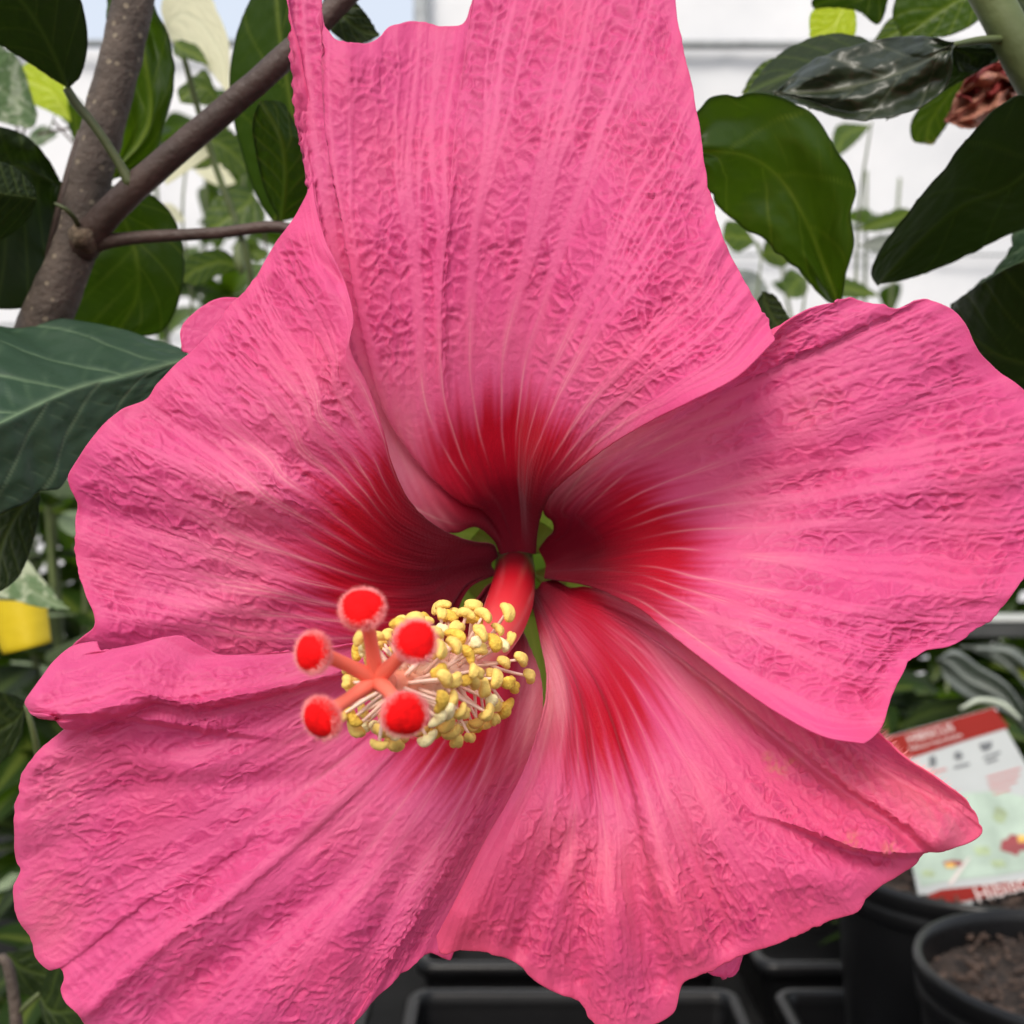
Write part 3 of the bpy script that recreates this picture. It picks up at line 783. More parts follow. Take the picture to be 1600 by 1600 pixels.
bush('background_plant', 'dense brownish plant at the far left behind the leaves', 'plant', (-.46, 1.10, BZ), .44, .16, 130, [LEAF_MID, LEAF_SHADED, LEAF_MID], .10, 16, stems=7)

# plant with cream and white-blotched leaves, upper left
vo = tuple(W(300, 420, .42))
vp = root('variegated_plant', vo, 'plant with cream white and blotched pale green leaves behind the woody stem', 'plant')
ptube('stem', [(395, 640, .46), (390, 420, .43), (330, 240, .42), (280, 60, .40), (250, -80, .40)], [12, 11, 10, 9, 8], GSTEM, vp, vo, n=30, seg=8)
leaf([(262, 55), (252, 10), (280, -40), (318, -20), (345, 30), (356, 62), (358, 150)], [(262, 55), (272, 70), (310, 95), (340, 125), (358, 150)], LEAF_CREAM, vp, vo, d=(.40, .38), seed=2, serr=3)
leaf([(272, 62), (290, 64), (310, 72), (325, 100)], [(272, 62), (272, 85), (300, 95), (325, 100)], LEAF_LIT, vp, vo, d=(.392, .384), seed=2, serr=4)
leaf([(345, 160), (318, 108), (298, 122), (277, 142), (282, 160)], [(345, 160), (320, 164), (300, 163), (282, 160)], LEAF_LIT, vp, vo, d=(.42, .42), seed=5, serr=3)
leaf([(332, 240), (300, 262), (260, 288)], [(332, 240), (310, 222), (250, 240), (260, 288)], LEAF_CREAM, vp, vo, d=(.42, .41), seed=7)
leaf([(310, 215), (340, 200), (372, 210), (395, 265)], [(310, 215), (330, 245), (372, 275), (395, 265)], LEAF_LIT, vp, vo, d=(.43, .43), seed=9, serr=3)
leaf([(285, 262), (300, 246), (320, 244), (338, 252)], [(285, 262), (305, 263), (322, 262), (338, 252)], LEAF_MID, vp, vo, d=(.43, .43), seed=4)
leaf([(395, 300), (370, 290), (340, 305), (322, 332), (326, 358)], [(395, 300), (415, 340), (380, 368), (350, 372), (326, 358)], LEAF_LIT, vp, vo, d=(.43, .42), seed=4, serr=3)
leaf([(378, 420), (352, 392), (320, 392), (292, 402), (284, 440)], [(378, 420), (340, 430), (310, 446), (284, 440)], LEAF_MID, vp, vo, d=(.43, .42), seed=8)
leaf([(372, 380), (400, 384), (420, 395), (412, 405)], [(372, 380), (380, 395), (400, 408), (412, 405)], LEAF_LIT, vp, vo, d=(.43, .43), seed=6)
ptube('bud', [(374, 380, .42), (372, 396, .42), (376, 416, .42), (378, 428, .42)], [6, 16, 16, 5], GSTEM, vp, vo, n=12, seg=10)
leaf([(60, 180), (20, 80), (-30, 70), (-70, 90)], [(60, 180), (50, 200), (0, 190), (-70, 180), (-70, 90)], LEAF_VAR, vp, vo, d=(.36, .34), seed=3, serr=4)
leaf([(110, 190), (90, 110), (40, 100), (30, 130)], [(110, 190), (70, 170), (50, 160), (30, 130)], LEAF_YEL, vp, vo, d=(.40, .40), seed=3)
leaf([(120, 230), (92, 170), (80, 200), (70, 226)], [(120, 230), (130, 180), (100, 160), (70, 226)], LEAF_LIT, vp, vo, d=(.41, .40), seed=5)
leaf([(0, 888), (30, 868), (62, 900), (86, 930), (108, 952)], [(0, 888), (-20, 920), (30, 940), (70, 950), (108, 952)], LEAF_VAR, vp, vo, d=(.36, .35), seed=6, serr=3)
for (a, b, c, e) in ((24, 190, 30, 212), (40, 190, 36, 212), (58, 210, 110, 200), (84, 190, 130, 240)):
    ptube('petiole', [(a, b, .43), ((a + c) / 2, (b + e) / 2, .43), (c, e, .43)], [4, 4, 4], TWIG, vp, vo, seg=6)

to = tuple(W(1345, 420, .62))
tp = root('background_plant', to, 'thin stemmed plant with small bright leaves between the big leaves at upper right', 'plant')
ptube('stem', [(1335, 620, .62), (1338, 420, .62), (1345, 300, .61), (1362, 190, .60)], [5, 5, 4, 3], GSTEM, tp, to, n=20, seg=6)
ptube('stem', [(1170, 620, .60), (1182, 470, .60), (1190, 400, .60)], [5, 4, 3], GSTEM, tp, to, n=14, seg=6)
ptube('stem', [(1240, 640, .60), (1255, 480, .60), (1262, 430, .60)], [5, 4, 3], GSTEM, tp, to, n=14, seg=6)
for bl, br, mt, q in (([(1190, 405), (1160, 350), (1135, 345), (1128, 372)], [(1190, 405), (1185, 380), (1150, 395), (1128, 372)], LEAF_LIT, 1), ([(1188, 400), (1200, 372), (1220, 385), (1235, 410)], [(1188, 400), (1200, 412), (1220, 418), (1235, 410)], LEAF_MID, 2),
                   ([(1340, 360), (1370, 338), (1410, 325), (1430, 330)], [(1340, 360), (1370, 362), (1410, 352), (1430, 330)], LEAF_LIT, 3), ([(1340, 385), (1370, 368), (1410, 366), (1440, 380)], [(1340, 385), (1370, 396), (1410, 394), (1440, 380)], LEAF_GREY, 4),
                   ([(1262, 435), (1235, 420), (1222, 440), (1235, 465)], [(1262, 435), (1262, 455), (1250, 465), (1235, 465)], LEAF_LIT, 5), ([(1265, 440), (1300, 430), (1340, 440), (1375, 462)], [(1265, 440), (1300, 462), (1340, 466), (1375, 462)], LEAF_LIT, 6),
                   ([(1362, 195), (1310, 195), (1300, 220), (1305, 250)], [(1362, 195), (1345, 215), (1318, 240), (1305, 250)], LEAF_LIT, 7), ([(1150, 420), (1180, 425), (1200, 450), (1195, 470)], [(1150, 420), (1155, 450), (1180, 470), (1195, 470)], LEAF_GREY, 8)):
    leaf(bl, br, mt, tp, to, d=(.60 + .004 * q, .60), seed=q, serr=2)
to2 = tuple(W(330, 500, .62))
tq = root('background_plant', to2, 'thin stemmed plant with small pale leaves in the gap between branch and petal', 'plant')
ptube('stem', [(300, 700, .64), (300, 480, .63), (285, 330, .62), (300, 200, .62)], [5, 5, 4, 3], GSTEM, tq, to2, n=20, seg=6)
ptube('stem', [(420, 620, .64), (418, 420, .63), (405, 300, .62)], [5, 4, 3], TWIG, tq, to2, n=20, seg=6)
for bl, br, mt, q in (([(300, 262), (330, 250), (352, 262), (368, 285)], [(300, 262), (320, 280), (350, 292), (368, 285)], LEAF_CREAM, 1), ([(290, 345), (270, 320), (240, 320), (232, 338)], [(290, 345), (265, 350), (245, 352), (232, 338)], LEAF_CREAM, 2),
                   ([(415, 395), (395, 372), (375, 372), (362, 388)], [(415, 395), (398, 402), (375, 402), (362, 388)], LEAF_LIT, 3), ([(405, 300), (420, 280), (412, 262), (398, 250)], [(405, 300), (392, 285), (390, 265), (398, 250)], LEAF_LIT, 4),
                   ([(300, 215), (322, 190), (345, 188), (358, 200)], [(300, 215), (325, 220), (345, 216), (358, 200)], LEAF_LIT, 5), ([(90, 172), (110, 150), (128, 160), (132, 185)], [(90, 172), (100, 190), (120, 196), (132, 185)], LEAF_LIT, 6),
                   ([(92, 210), (70, 196), (50, 205), (40, 222)], [(92, 210), (75, 222), (55, 230), (40, 222)], LEAF_VAR, 7)):
    leaf(bl, br, mt, tq, to2, d=(.60 + .004 * q, .60), seed=q, serr=2)

# yellow tag and hanging slip
YT = simple('yellow_card', (.62, .46, .01), .5, .1, 60, .2, 300)
def slab(name, quad, d0, d1, mat, label, cat, bend=.006):
    off = tuple(W(*quad[0], d0))
    o = root(name, off, label, cat)
    n = 10
    A, B, C, D = [np.array(p, float) for p in quad]
    S = []
    for j in np.linspace(0, 1, n):
        rowp = []
        for i in np.linspace(0, 1, n):
            q = (A * (1 - i) + B * i) * (1 - j) + (D * (1 - i) + C * i) * j
            rowp.append((q[0], q[1], d0 + (d1 - d0) * j - bend * math.sin(math.pi * i)))
        S.append(rowp)
    sheet('card', Wa(S), mat, o, off, {'vein': np.zeros((n, n))}, .0006)
    return o
slab('plant_tag', [(-30, 936), (72, 942), (80, 1003), (4, 1022)], .40, .40, YT, 'small bright yellow tag hanging below the blotched leaf at left', 'plant tag')

# dark rail with a bright top edge, right
rail_o = (.7, 1.05, 1.08)
rl = root('bench_rail', rail_o, 'dark grey flat rail with a light top edge right of the flower', 'rail')
zr0, zr1 = CAMZ - (997 - 800) / F * 1.05, CAMZ - (972 - 800) / F * 1.05
bev_box('bar', -.2, 1.4, 1.05, 1.075, zr0, zr1, DARKRAIL, rl, rail_o, .002)
bev_box('top_strip', -.2, 1.4, 1.047, 1.078, zr1 + .0005, zr1 + .006, simple('pale_strip', (.5, .52, .5), .5, .1, 40), rl, rail_o, .001)
for xx in (-.15, 1.35):
    bev_box('upright', xx - .012, xx + .012, 1.0765, 1.10, .796, zr1, DARKRAIL, rl, rail_o, .002)
# pale greyish leaf on the right, behind the label
go = tuple(W(1620, 1150, .72))
gp = root('background_plant', go, 'plant with large dull grey green leaves above the plant label', 'plant')
leaf([(1640, 1200), (1580, 1075), (1530, 1040), (1490, 1015), (1465, 1030)], [(1640, 1200), (1570, 1115), (1500, 1085), (1478, 1062), (1465, 1030)], LEAF_GREY, gp, go, d=(.78, .72), seed=3, wave=.01)
leaf([(1650, 1160), (1600, 1070), (1550, 1030), (1500, 1010)], [(1650, 1160), (1640, 1060), (1580, 1010), (1500, 1010)], LEAF_GREY, gp, go, d=(.82, .78), seed=6, wave=.01)
leaf([(1640, 1080), (1610, 1030), (1585, 1030), (1580, 1040)], [(1640, 1080), (1610, 1065), (1590, 1055), (1580, 1040)], LEAF_YEL, gp, go, d=(.8, .8), seed=2)
leaf([(1400, 1140), (1440, 1100), (1500, 1090), (1560, 1105)], [(1400, 1140), (1440, 1135), (1500, 1120), (1560, 1105)], LEAF_SHADED, gp, go, d=(.76, .74), seed=2)
ptube('stem', [(1640, 1400, .80), (1630, 1280, .79), (1640, 1190, .78), (1650, 1100, .80)], [18, 16, 14, 10], TWIG, gp, go, n=20, seg=8)
ptube('leaf_stalk', [(1500, 1108, .70), (1530, 1094, .70), (1565, 1100, .70), (1595, 1125, .70)], [5, 8, 9, 6], simple('pale_stalk', (.45, .5, .4), .5), gp, go, n=14, seg=8)

# ================================================================== THE FLOWER
fo = tuple(W(806, 880, .222))
fl = root('hibiscus_flower', fo, 'large open pink hibiscus flower with a dark red throat and long red pistil', 'flower')

def petal(B, L, T, R, seed, bulge=.004, feats=(), tone=0.0, cellmix=(1.0, 1.0), vein_sign=1.0, ruffle=.0012, crink=1.0, thr=.36, thr_soft=.11, pale_side=(.8, .8), scar=None, nu=520, nv=300, K=13, angmix=.5, elong=1.2, deep=(60, 150), cang=0, tp_=(0, 250, 180, 50), sheen=(), hs=1.0, vc=1.0):
    rp = np.random.default_rng(seed)
    v = np.linspace(0, 1, nv); u = np.linspace(0, 1, nu)
    Bc = catmull(B, nu); Lc = catmull(L, nv); Rc = catmull(R, nv)
    Tp = np.asarray(T, float)
    c0 = (np.asarray(B[0])[:2] + np.asarray(B[-1])[:2]) / 2
    seg = np.linalg.norm(np.diff(Tp[:, :2], axis=0), axis=1)
    ang = np.unwrap(np.arctan2(Tp[:, 1] - c0[1], Tp[:, 0] - c0[0]))
    da = np.abs(np.diff(ang))
    par = np.concatenate([[0], np.cumsum((1 - angmix) * seg / seg.sum() + angmix * da / da.sum())])
    Tc = catmull(T, nu, par)
    U, V = np.meshgrid(u, v)
    U3, V3 = U[..., None], V[..., None]
    S = (1 - U3) * Lc[:, None] + U3 * Rc[:, None] + (1 - V3) * Bc[None] + V3 * Tc[None] \
        - ((1 - U3) * (1 - V3) * Lc[0] + U3 * (1 - V3) * Rc[0] + (1 - U3) * V3 * Lc[-1] + U3 * V3 * Rc[-1])
    tl = np.arange(nu) * (seg.sum() / nu)
    tn_ = np.gradient(Tc[:, :2], axis=0); tn_ = np.stack([-tn_[:, 1], tn_[:, 0]], -1); tn_ /= np.linalg.norm(tn_, axis=1, keepdims=True) + 1e-9
    irr = sstep(-.15, .5, perlin(tl / 90, tl * 0 + seed * 5.7, 6))
    wob_ = (2.6 * perlin(tl / 31, tl * 0 + seed * 2.3, 1) + 1.8 * perlin(tl / 12, tl * 0 + seed * 1.3, 2) * irr) * (.4 + irr)
    wob_ *= np.clip(np.minimum(np.arange(nu), np.arange(nu)[::-1]) / 12, 0, 1)
    nearm = sstep(.90, 1, V)
    S[..., :2] += tn_[None] * wob_[None, :, None] * nearm[..., None]
    S[..., 2] += .0007 * perlin(tl / 40, tl * 0 + seed * 4.1, 5)[None] * sstep(.82, 1, V)
    X, Y = S[..., 0].copy(), S[..., 1].copy()
    D = S[..., 2].copy()
    inner = np.clip(4 * U * (1 - U), 0, 1)
    D -= bulge * inner * np.sin(np.pi * V ** 1.1)
    # ruffles that grow towards the margin
    rf = perlin(U * 5 + seed * 3.1, V * 1.2 + seed, 1) * 1.0 + .5 * perlin(U * 11 + seed, V * 2.0, 2)
    D += ruffle * rf * sstep(.35, 1, V) * np.clip(inner * 3, 0, 1) ** .5
    for f_ in feats:
        poly, sig, amp = f_[:3]
        if len(f_) == 4:                                  # a lip: one side hangs forward over the other
            Cc = catmull(np.asarray(poly, float), 60)
            best = np.full(X.shape, 1e9); sd = np.zeros(X.shape); tp = np.zeros(X.shape)
            for q_ in range(1, 60):
                a0, a1 = Cc[q_ - 1], Cc[q_]
                e = (a1 - a0) / (np.linalg.norm(a1 - a0) + 1e-9)
                dd = (X - a0[0]) ** 2 + (Y - a0[1]) ** 2
                nr = dd < best
                best = np.where(nr, dd, best)
                sd = np.where(nr, (X - a0[0]) * e[1] - (Y - a0[1]) * e[0], sd)
                tp = np.where(nr, q_ / 59, tp)
            sd *= f_[3]
            dist = np.sqrt(best)
            prof = np.where(sd > 0, np.exp(-(sd / sig) ** 2), 0) * sstep(-7, 3, sd) + np.where(sd <= 0, sstep(-7, 3, sd), 0)
            side_ok = np.exp(-np.clip(dist - np.abs(sd), 0, None) ** 2 / 30 ** 2)
            D -= amp * prof * sstep(0.0, .8, tp) * side_ok
            continue
        Cc = catmull(np.asarray(poly, float), 80)
        best = np.full(X.shape, 1e9)
        for c in Cc[::2]:
            best = np.minimum(best, (X - c[0]) ** 2 + (Y - c[1]) ** 2)
            # (taper: a fold starts gently at its inner end)
        ip = Cc[0]; tp = Cc[-1]; ax = tp[:2] - ip[:2]; ll = ax @ ax
        tpos = ((X - ip[0]) * ax[0] + (Y - ip[1]) * ax[1]) / ll
        D -= amp * np.exp(-best / sig ** 2) * sstep(-.08, .45, tpos)
    S[..., 2] = D
    P = Wa(S)
    n = grid_normals(P)
    # local sizes in photo pixels
    gw = np.linalg.norm(np.gradient(S[..., :2], axis=1), axis=-1) * nu
    # veins: main ones fork outward
    vd = np.full(X.shape, 1e6); vd2 = np.full(X.shape, 1e6)
    uk = (np.arange(K) + .5 + rp.uniform(-.28, .28, K)) / K
    for k in range(K):
        wob = .010 * perlin(v * 5 + k * 7.3, np.full(nv, k * 1.7), 3)
        main = uk[k] + wob
        vd = np.minimum(vd, np.abs(U - main[:, None]) * gw)
        for sgn in (-1, 1):
            vf = rp.uniform(.30, .62); sp = rp.uniform(.25, .5) / K
            off = sgn * sp * np.clip((v - vf) / (1 - vf), 0, 1) ** .75
            d_ = np.abs(U - (main + off + .004 * perlin(v * 11 + k, np.full(nv, sgn * 3.3 + k), 4))[:, None]) * gw
            vd2 = np.minimum(vd2, np.where((v > vf)[:, None], d_, 1e6))
            vf2 = min(.95, vf + rp.uniform(.12, .3)); sp2 = sp * rp.uniform(.3, .9)
            off2 = off + sgn * -1 * sp2 * np.clip((v - vf2) / (1 - vf2), 0, 1)
            d_ = np.abs(U - (main + off2)[:, None]) * gw
            vd2 = np.minimum(vd2, np.where((v > vf2)[:, None], d_ * 1.2, 1e6))
    wmain = np.interp(V, [0, .25, .45, .75, 1], [1.6, 2.4, 7.5, 6.0, 2.0])
    wmain = wmain * np.clip(gw / np.clip(np.median(gw, axis=1, keepdims=True), 1, None) * 1.1, .25, 1)
    vein = np.maximum(np.exp(-(vd / wmain) ** 2), .8 * np.exp(-(vd2 / (wmain * .5)) ** 2))
    veinw = np.maximum(np.exp(-(vd / (wmain * 1.25)) ** 4), .8 * np.exp(-(vd2 / (wmain * .72)) ** 4))
    # crinkled tissue between veins
    arc = np.cumsum(np.linalg.norm(np.gradient(S[..., :2], axis=0), axis=-1), axis=0)
    acx = (U - .5) * 1150 * (.28 + .72 * V)
    wx_ = 9 * perlin(X / 36, Y / 36, 6); wy_ = 9 * perlin(X / 36 + 9, Y / 36, 7)
    ca, sa_ = math.cos(math.radians(cang)), math.sin(math.radians(cang))
    Xr, Yr = X * ca + Y * sa_ + wx_, -X * sa_ + Y * ca + wy_
    f1, f2, idc = worley(Xr / (19 * elong), Yr / 17.5, seed)
    ridge = 1 - sstep(0.0, .42, f2 - f1)
    g1, g2, _ = worley((Xr + wy_) / (10.5 * elong ** .5), (Yr + wx_) / 9.5, seed + 3)
    ridge2 = 1 - sstep(0, .40, g2 - g1)
    bil = np.abs(perlin((Xr + 1.5 * wx_) / (32 * elong), (Yr + 1.5 * wy_) / 22, seed + 1))
    amp = sstep(thr * .8, thr + .25, V) * (1 - .97 * sstep(.94, .995, V)) * (1 - .95 * sstep(.90, .99, np.abs(2 * U - 1)))
    patch = .60 + .55 * sstep(-.35, .4, perlin(X / 120, Y / 120, seed + 2))
    amp = amp * (1 - .75 * sstep(.80, .95, np.abs(2 * U - 1)))
    amp = amp * patch * sstep(.22, .75, gw / np.clip(np.median(gw, axis=1, keepdims=True), 1, None))
    h = amp * crink * (1 - .9 * veinw) * (.00034 * (ridge - .6) + .00013 * (ridge2 - .5) + .00058 * (bil - .3) + .00035 * (idc - .5) * sstep(0, .45, f2 - f1))
    h += vein_sign * .00013 * veinw * sstep(.15, .45, V) * (1 - .6 * sstep(.8, 1, V))
    h += .00006 * perlin(acx / 8, arc / 80, 8) * sstep(.03, .2, V) * (1 - sstep(.45, .75, V))
    h += .00006 * perlin(X / 7.5, Y / 6.5, 9) * amp
    P = P + n * h[..., None]
    # pigment
    streak = .05 * perlin(acx / 11, arc / 150, 4) + .022 * perlin(acx / 30, arc / 300, 5)
    es = np.abs(2 * U - 1)
    rpx = np.hypot(X - c0[0], Y - c0[1])
    tha = np.arctan2(Y - c0[1], X - c0[0])
    ax_, rmax, rmin, wth = tp_
    dth = np.abs((tha - math.radians(ax_) + np.pi) % (2 * np.pi) - np.pi)
    r0 = rmin + (rmax - rmin) * np.exp(-(dth / math.radians(wth)) ** 2)
    r0 = r0 * (1 + 2.1 * streak)
    throat = (1 - sstep(r0 * .80, r0 * 1.22, rpx)) * (1 - .55 * sstep(r0 * .55, r0 * 1.05, rpx) * vein * .8)
    sideL = sstep(.55, .98, 1 - 2 * U) * pale_side[0]; sideR = sstep(.55, .98, 2 * U - 1) * pale_side[1]
    pale = (sideL + sideR) * sstep(.06, .16, V) * (1 - sstep(.30, .55, V))
    pale += .18 * np.exp(-((rpx / r0 - 1.35) / .3) ** 2)
    throat = throat * (1 - .85 * np.clip(sideL + sideR, 0, 1) * sstep(.10, .2, V))
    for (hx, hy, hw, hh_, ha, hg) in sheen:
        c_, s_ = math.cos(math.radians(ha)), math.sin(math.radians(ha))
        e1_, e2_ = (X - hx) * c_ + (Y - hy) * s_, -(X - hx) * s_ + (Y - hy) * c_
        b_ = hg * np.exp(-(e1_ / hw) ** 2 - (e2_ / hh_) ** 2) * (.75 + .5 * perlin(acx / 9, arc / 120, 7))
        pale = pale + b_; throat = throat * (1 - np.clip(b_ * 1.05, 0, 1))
    hair = np.maximum(np.exp(-(vd / 1.5) ** 2), .6 * np.exp(-(vd2 / 1.2) ** 2)) * sstep(r0 * .5, r0 * .95, rpx) * (1 - sstep(r0 * 1.1, r0 * 1.8, rpx)) \
        * sstep(-.5, .3, perlin(acx / 60, arc / 90, 1) + .15) + .5 * pale * vein
    cell = np.clip((1 - ridge) * .75 * idc + .5 * (1 - ridge2) * .4, 0, 1) * amp * (1 - veinw)
    dp = (1 - sstep(deep[0], deep[1], rpx * (1 + streak * 2))) * .95
    sc = np.zeros_like(V)
    if scar:
        for (sx, sy, ss_) in scar:
            q = np.hypot(X - sx, (Y - sy))
            sc = np.maximum(sc, .75 * np.exp(-(q / ss_) ** 2) * sstep(-.3, .3, perlin(X / 9, Y / 9, 2) + .1))
    tn = np.clip(tone * sstep(.2, .9, V) + .35 * perlin(X / 160, Y / 160, seed), 0, 1)
    o = sheet('petal', P, PETAL, fl, fo, {'throat': np.clip(throat, 0, 1), 'deep': np.clip(dp, 0, 1), 'pale': np.clip(pale, 0, 1), 'vein': veinw * sstep(.25, .5, V) * vc,
              'hair': np.clip(hair * hs, 0, 1), 'cell': cell, 'tone': tn, 'scar': sc}, .00032)
    return o

# top petal (over the right one, under the left one)
petal(B=[(782, 866, .207), (810, 862, .208), (836, 866, .207)],
      L=[(782, 866, .207), (774, 846, .205), (745, 823, .200), (710, 832, .196), (645, 812, .192), (575, 755, .188), (535, 660, .186), (505, 545, .185), (478, 430, .186), (480, 300, .186)],
      T=[(480, 300, .186), (491, 222, .185), (478, 130, .184), (461, 50, .184), (450, -20, .185), (458, -80, .187), (498, -60, .187), (502, 0, .186), (508, 42, .185), (530, 61, .185), (558, 68, .186), (585, 64, .187),
         (603, 46, .188), (628, 36, .189), (660, 35, .190), (690, 41, .190), (722, 38, .189), (738, 5, .189), (755, -40, .190), (850, -90, .190), (960, -80, .188), (1040, -50, .186), (1060, 40, .182),
         (1078, 120, .179), (1093, 200, .176), (1106, 290, .173), (1135, 385, .170), (1163, 440, .168), (1193, 492, .166), (1210, 530, .163)],
      R=[(836, 866, .207), (838, 835, .203), (846, 800, .197), (862, 770, .191), (900, 735, .182), (960, 690, .173), (1020, 655, .167), (1080, 625, .163), (1150, 588, .162), (1210, 530, .163)],
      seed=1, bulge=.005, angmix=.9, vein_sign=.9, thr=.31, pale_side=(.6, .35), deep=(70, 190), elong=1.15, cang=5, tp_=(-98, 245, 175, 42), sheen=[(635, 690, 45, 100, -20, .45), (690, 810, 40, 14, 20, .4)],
      feats=[([(700, 420), (640, 250), (560, 120)], 60, .0016), ([(1060, 600), (1120, 520), (1090, 400)], 50, .0015), ([(990, 560), (1060, 470), (1090, 330)], 40, -.0015)])
# right petal
petal(B=[(842, 860, .207), (852, 882, .2085), (850, 903, .207)],
      L=[(842, 860, .207), (852, 845, .206), (865, 832, .204), (864, 815, .202), (851, 803, .200), (853, 780, .198), (872, 740, .195), (920, 690, .189), (1000, 630, .182), (1080, 590, .177), (1150, 560, .174), (1200, 538, .173)],
      T=[(1200, 538, .173), (1214, 518, .173), (1240, 497, .174), (1290, 476, .175), (1330, 468, .176), (1360, 472, .176), (1395, 484, .176), (1420, 478, .177), (1445, 467, .178), (1480, 480, .178), (1505, 502, .178),
         (1530, 550, .178), (1560, 580, .177), (1600, 610, .177), (1650, 680, .177), (1675, 770, .176), (1655, 840, .173), (1612, 888, .170), (1580, 930, .168), (1540, 975, .166), (1490, 1005, .164), (1432, 1020, .162),
         (1404, 1062, .160), (1387, 1100, .158), (1376, 1138, .156), (1350, 1160, .154)],
      R=[(850, 903, .207), (868, 905, .203), (915, 913, .196), (960, 930, .188), (1000, 950, .181), (1040, 983, .174), (1100, 1030, .167), (1160, 1075, .162), (1220, 1115, .158), (1290, 1150, .155), (1350, 1160, .154)],
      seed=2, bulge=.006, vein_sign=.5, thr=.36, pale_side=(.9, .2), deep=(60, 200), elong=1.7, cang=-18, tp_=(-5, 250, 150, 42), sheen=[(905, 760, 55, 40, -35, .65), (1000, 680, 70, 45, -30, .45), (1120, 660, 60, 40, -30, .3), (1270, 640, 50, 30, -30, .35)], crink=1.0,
      feats=[([(1150, 830), (1300, 740), (1450, 640), (1560, 590)], 38, -.0016), ([(1150, 900), (1350, 870), (1600, 880)], 40, -.0018), ([(1150, 860), (1400, 770), (1640, 700)], 45, .0016),
             ([(1200, 1000), (1400, 930), (1590, 910)], 30, .0014), ([(1340, 1150), (1370, 1060), (1430, 1000)], 26, -.0015)])
# lower right petal
petal(B=[(846, 910, .208), (838, 920, .2085), (826, 916, .208)],
      L=[(846, 910, .208), (868, 907, .206), (890, 918, .203), (918, 917, .200), (980, 935, .195), (1060, 975, .188), (1150, 1025, .181), (1250, 1080, .175), (1335, 1115, .169), (1372, 1140, .166)],
      T=[(1372, 1140, .166), (1395, 1167, .164), (1425, 1193, .163), (1470, 1222, .162), (1510, 1255, .162), (1530, 1285, .162), (1534, 1302, .162), (1500, 1322, .160), (1468, 1332, .161), (1446, 1333, .165), (1430, 1350, .1635), (1400, 1370, .1635),
         (1362, 1395, .1625), (1340, 1424, .1615), (1300, 1437, .1615), (1265, 1452, .1615), (1212, 1475, .1615), (1160, 1492, .1625), (1105, 1520, .1625), (1066, 1537, .1635), (1053, 1582, .1645), (1018, 1603, .1645), (975, 1625, .1635),
         (930, 1600, .1635), (900, 1560, .1635), (878, 1554, .1625), (838, 1533, .1615), (807, 1503, .1605), (770, 1490, .1595), (720, 1485, .1595), (690, 1490, .1595), (682, 1465, .1595)],
      R=[(826, 916, .208), (830, 935, .203), (838, 962, .197), (848, 1008, .190), (856, 1050, .184), (854, 1095, .178), (842, 1140, .173), (825, 1190, .1685), (795, 1250, .1645), (760, 1310, .1615), (725, 1380, .160), (700, 1430, .1595), (682, 1465, .1595)],
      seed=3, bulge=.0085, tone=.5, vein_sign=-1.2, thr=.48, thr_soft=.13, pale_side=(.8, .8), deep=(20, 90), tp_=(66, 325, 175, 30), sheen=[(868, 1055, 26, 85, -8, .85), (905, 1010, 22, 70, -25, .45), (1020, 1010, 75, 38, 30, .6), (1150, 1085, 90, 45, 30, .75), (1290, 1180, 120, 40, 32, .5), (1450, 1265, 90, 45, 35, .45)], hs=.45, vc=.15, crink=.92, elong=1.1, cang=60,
      scar=[(1215, 1200, 14), (1200, 1182, 8), (1237, 1190, 9), (1330, 1312, 14), (1390, 1326, 12)],
      feats=[([(1150, 1262), (1270, 1302), (1340, 1328), (1400, 1336), (1450, 1334)], 70, .0065, 1), ([(1160, 1330), (1280, 1370), (1380, 1360)], 40, .0022),
             ([(940, 1250), (850, 1380), (812, 1480)], 22, -.0018), ([(960, 1260), (905, 1400), (890, 1530)], 24, -.0018), ([(990, 1260), (1000, 1400), (1030, 1530)], 24, -.0022), ([(1030, 1240), (1090, 1380), (1130, 1470)], 22, -.0018),
             ([(850, 1200), (790, 1310), (730, 1430)], 40, .0030), ([(960, 1380), (965, 1500)], 30, .0016), ([(1045, 1360), (1080, 1480)], 28, .0014)])
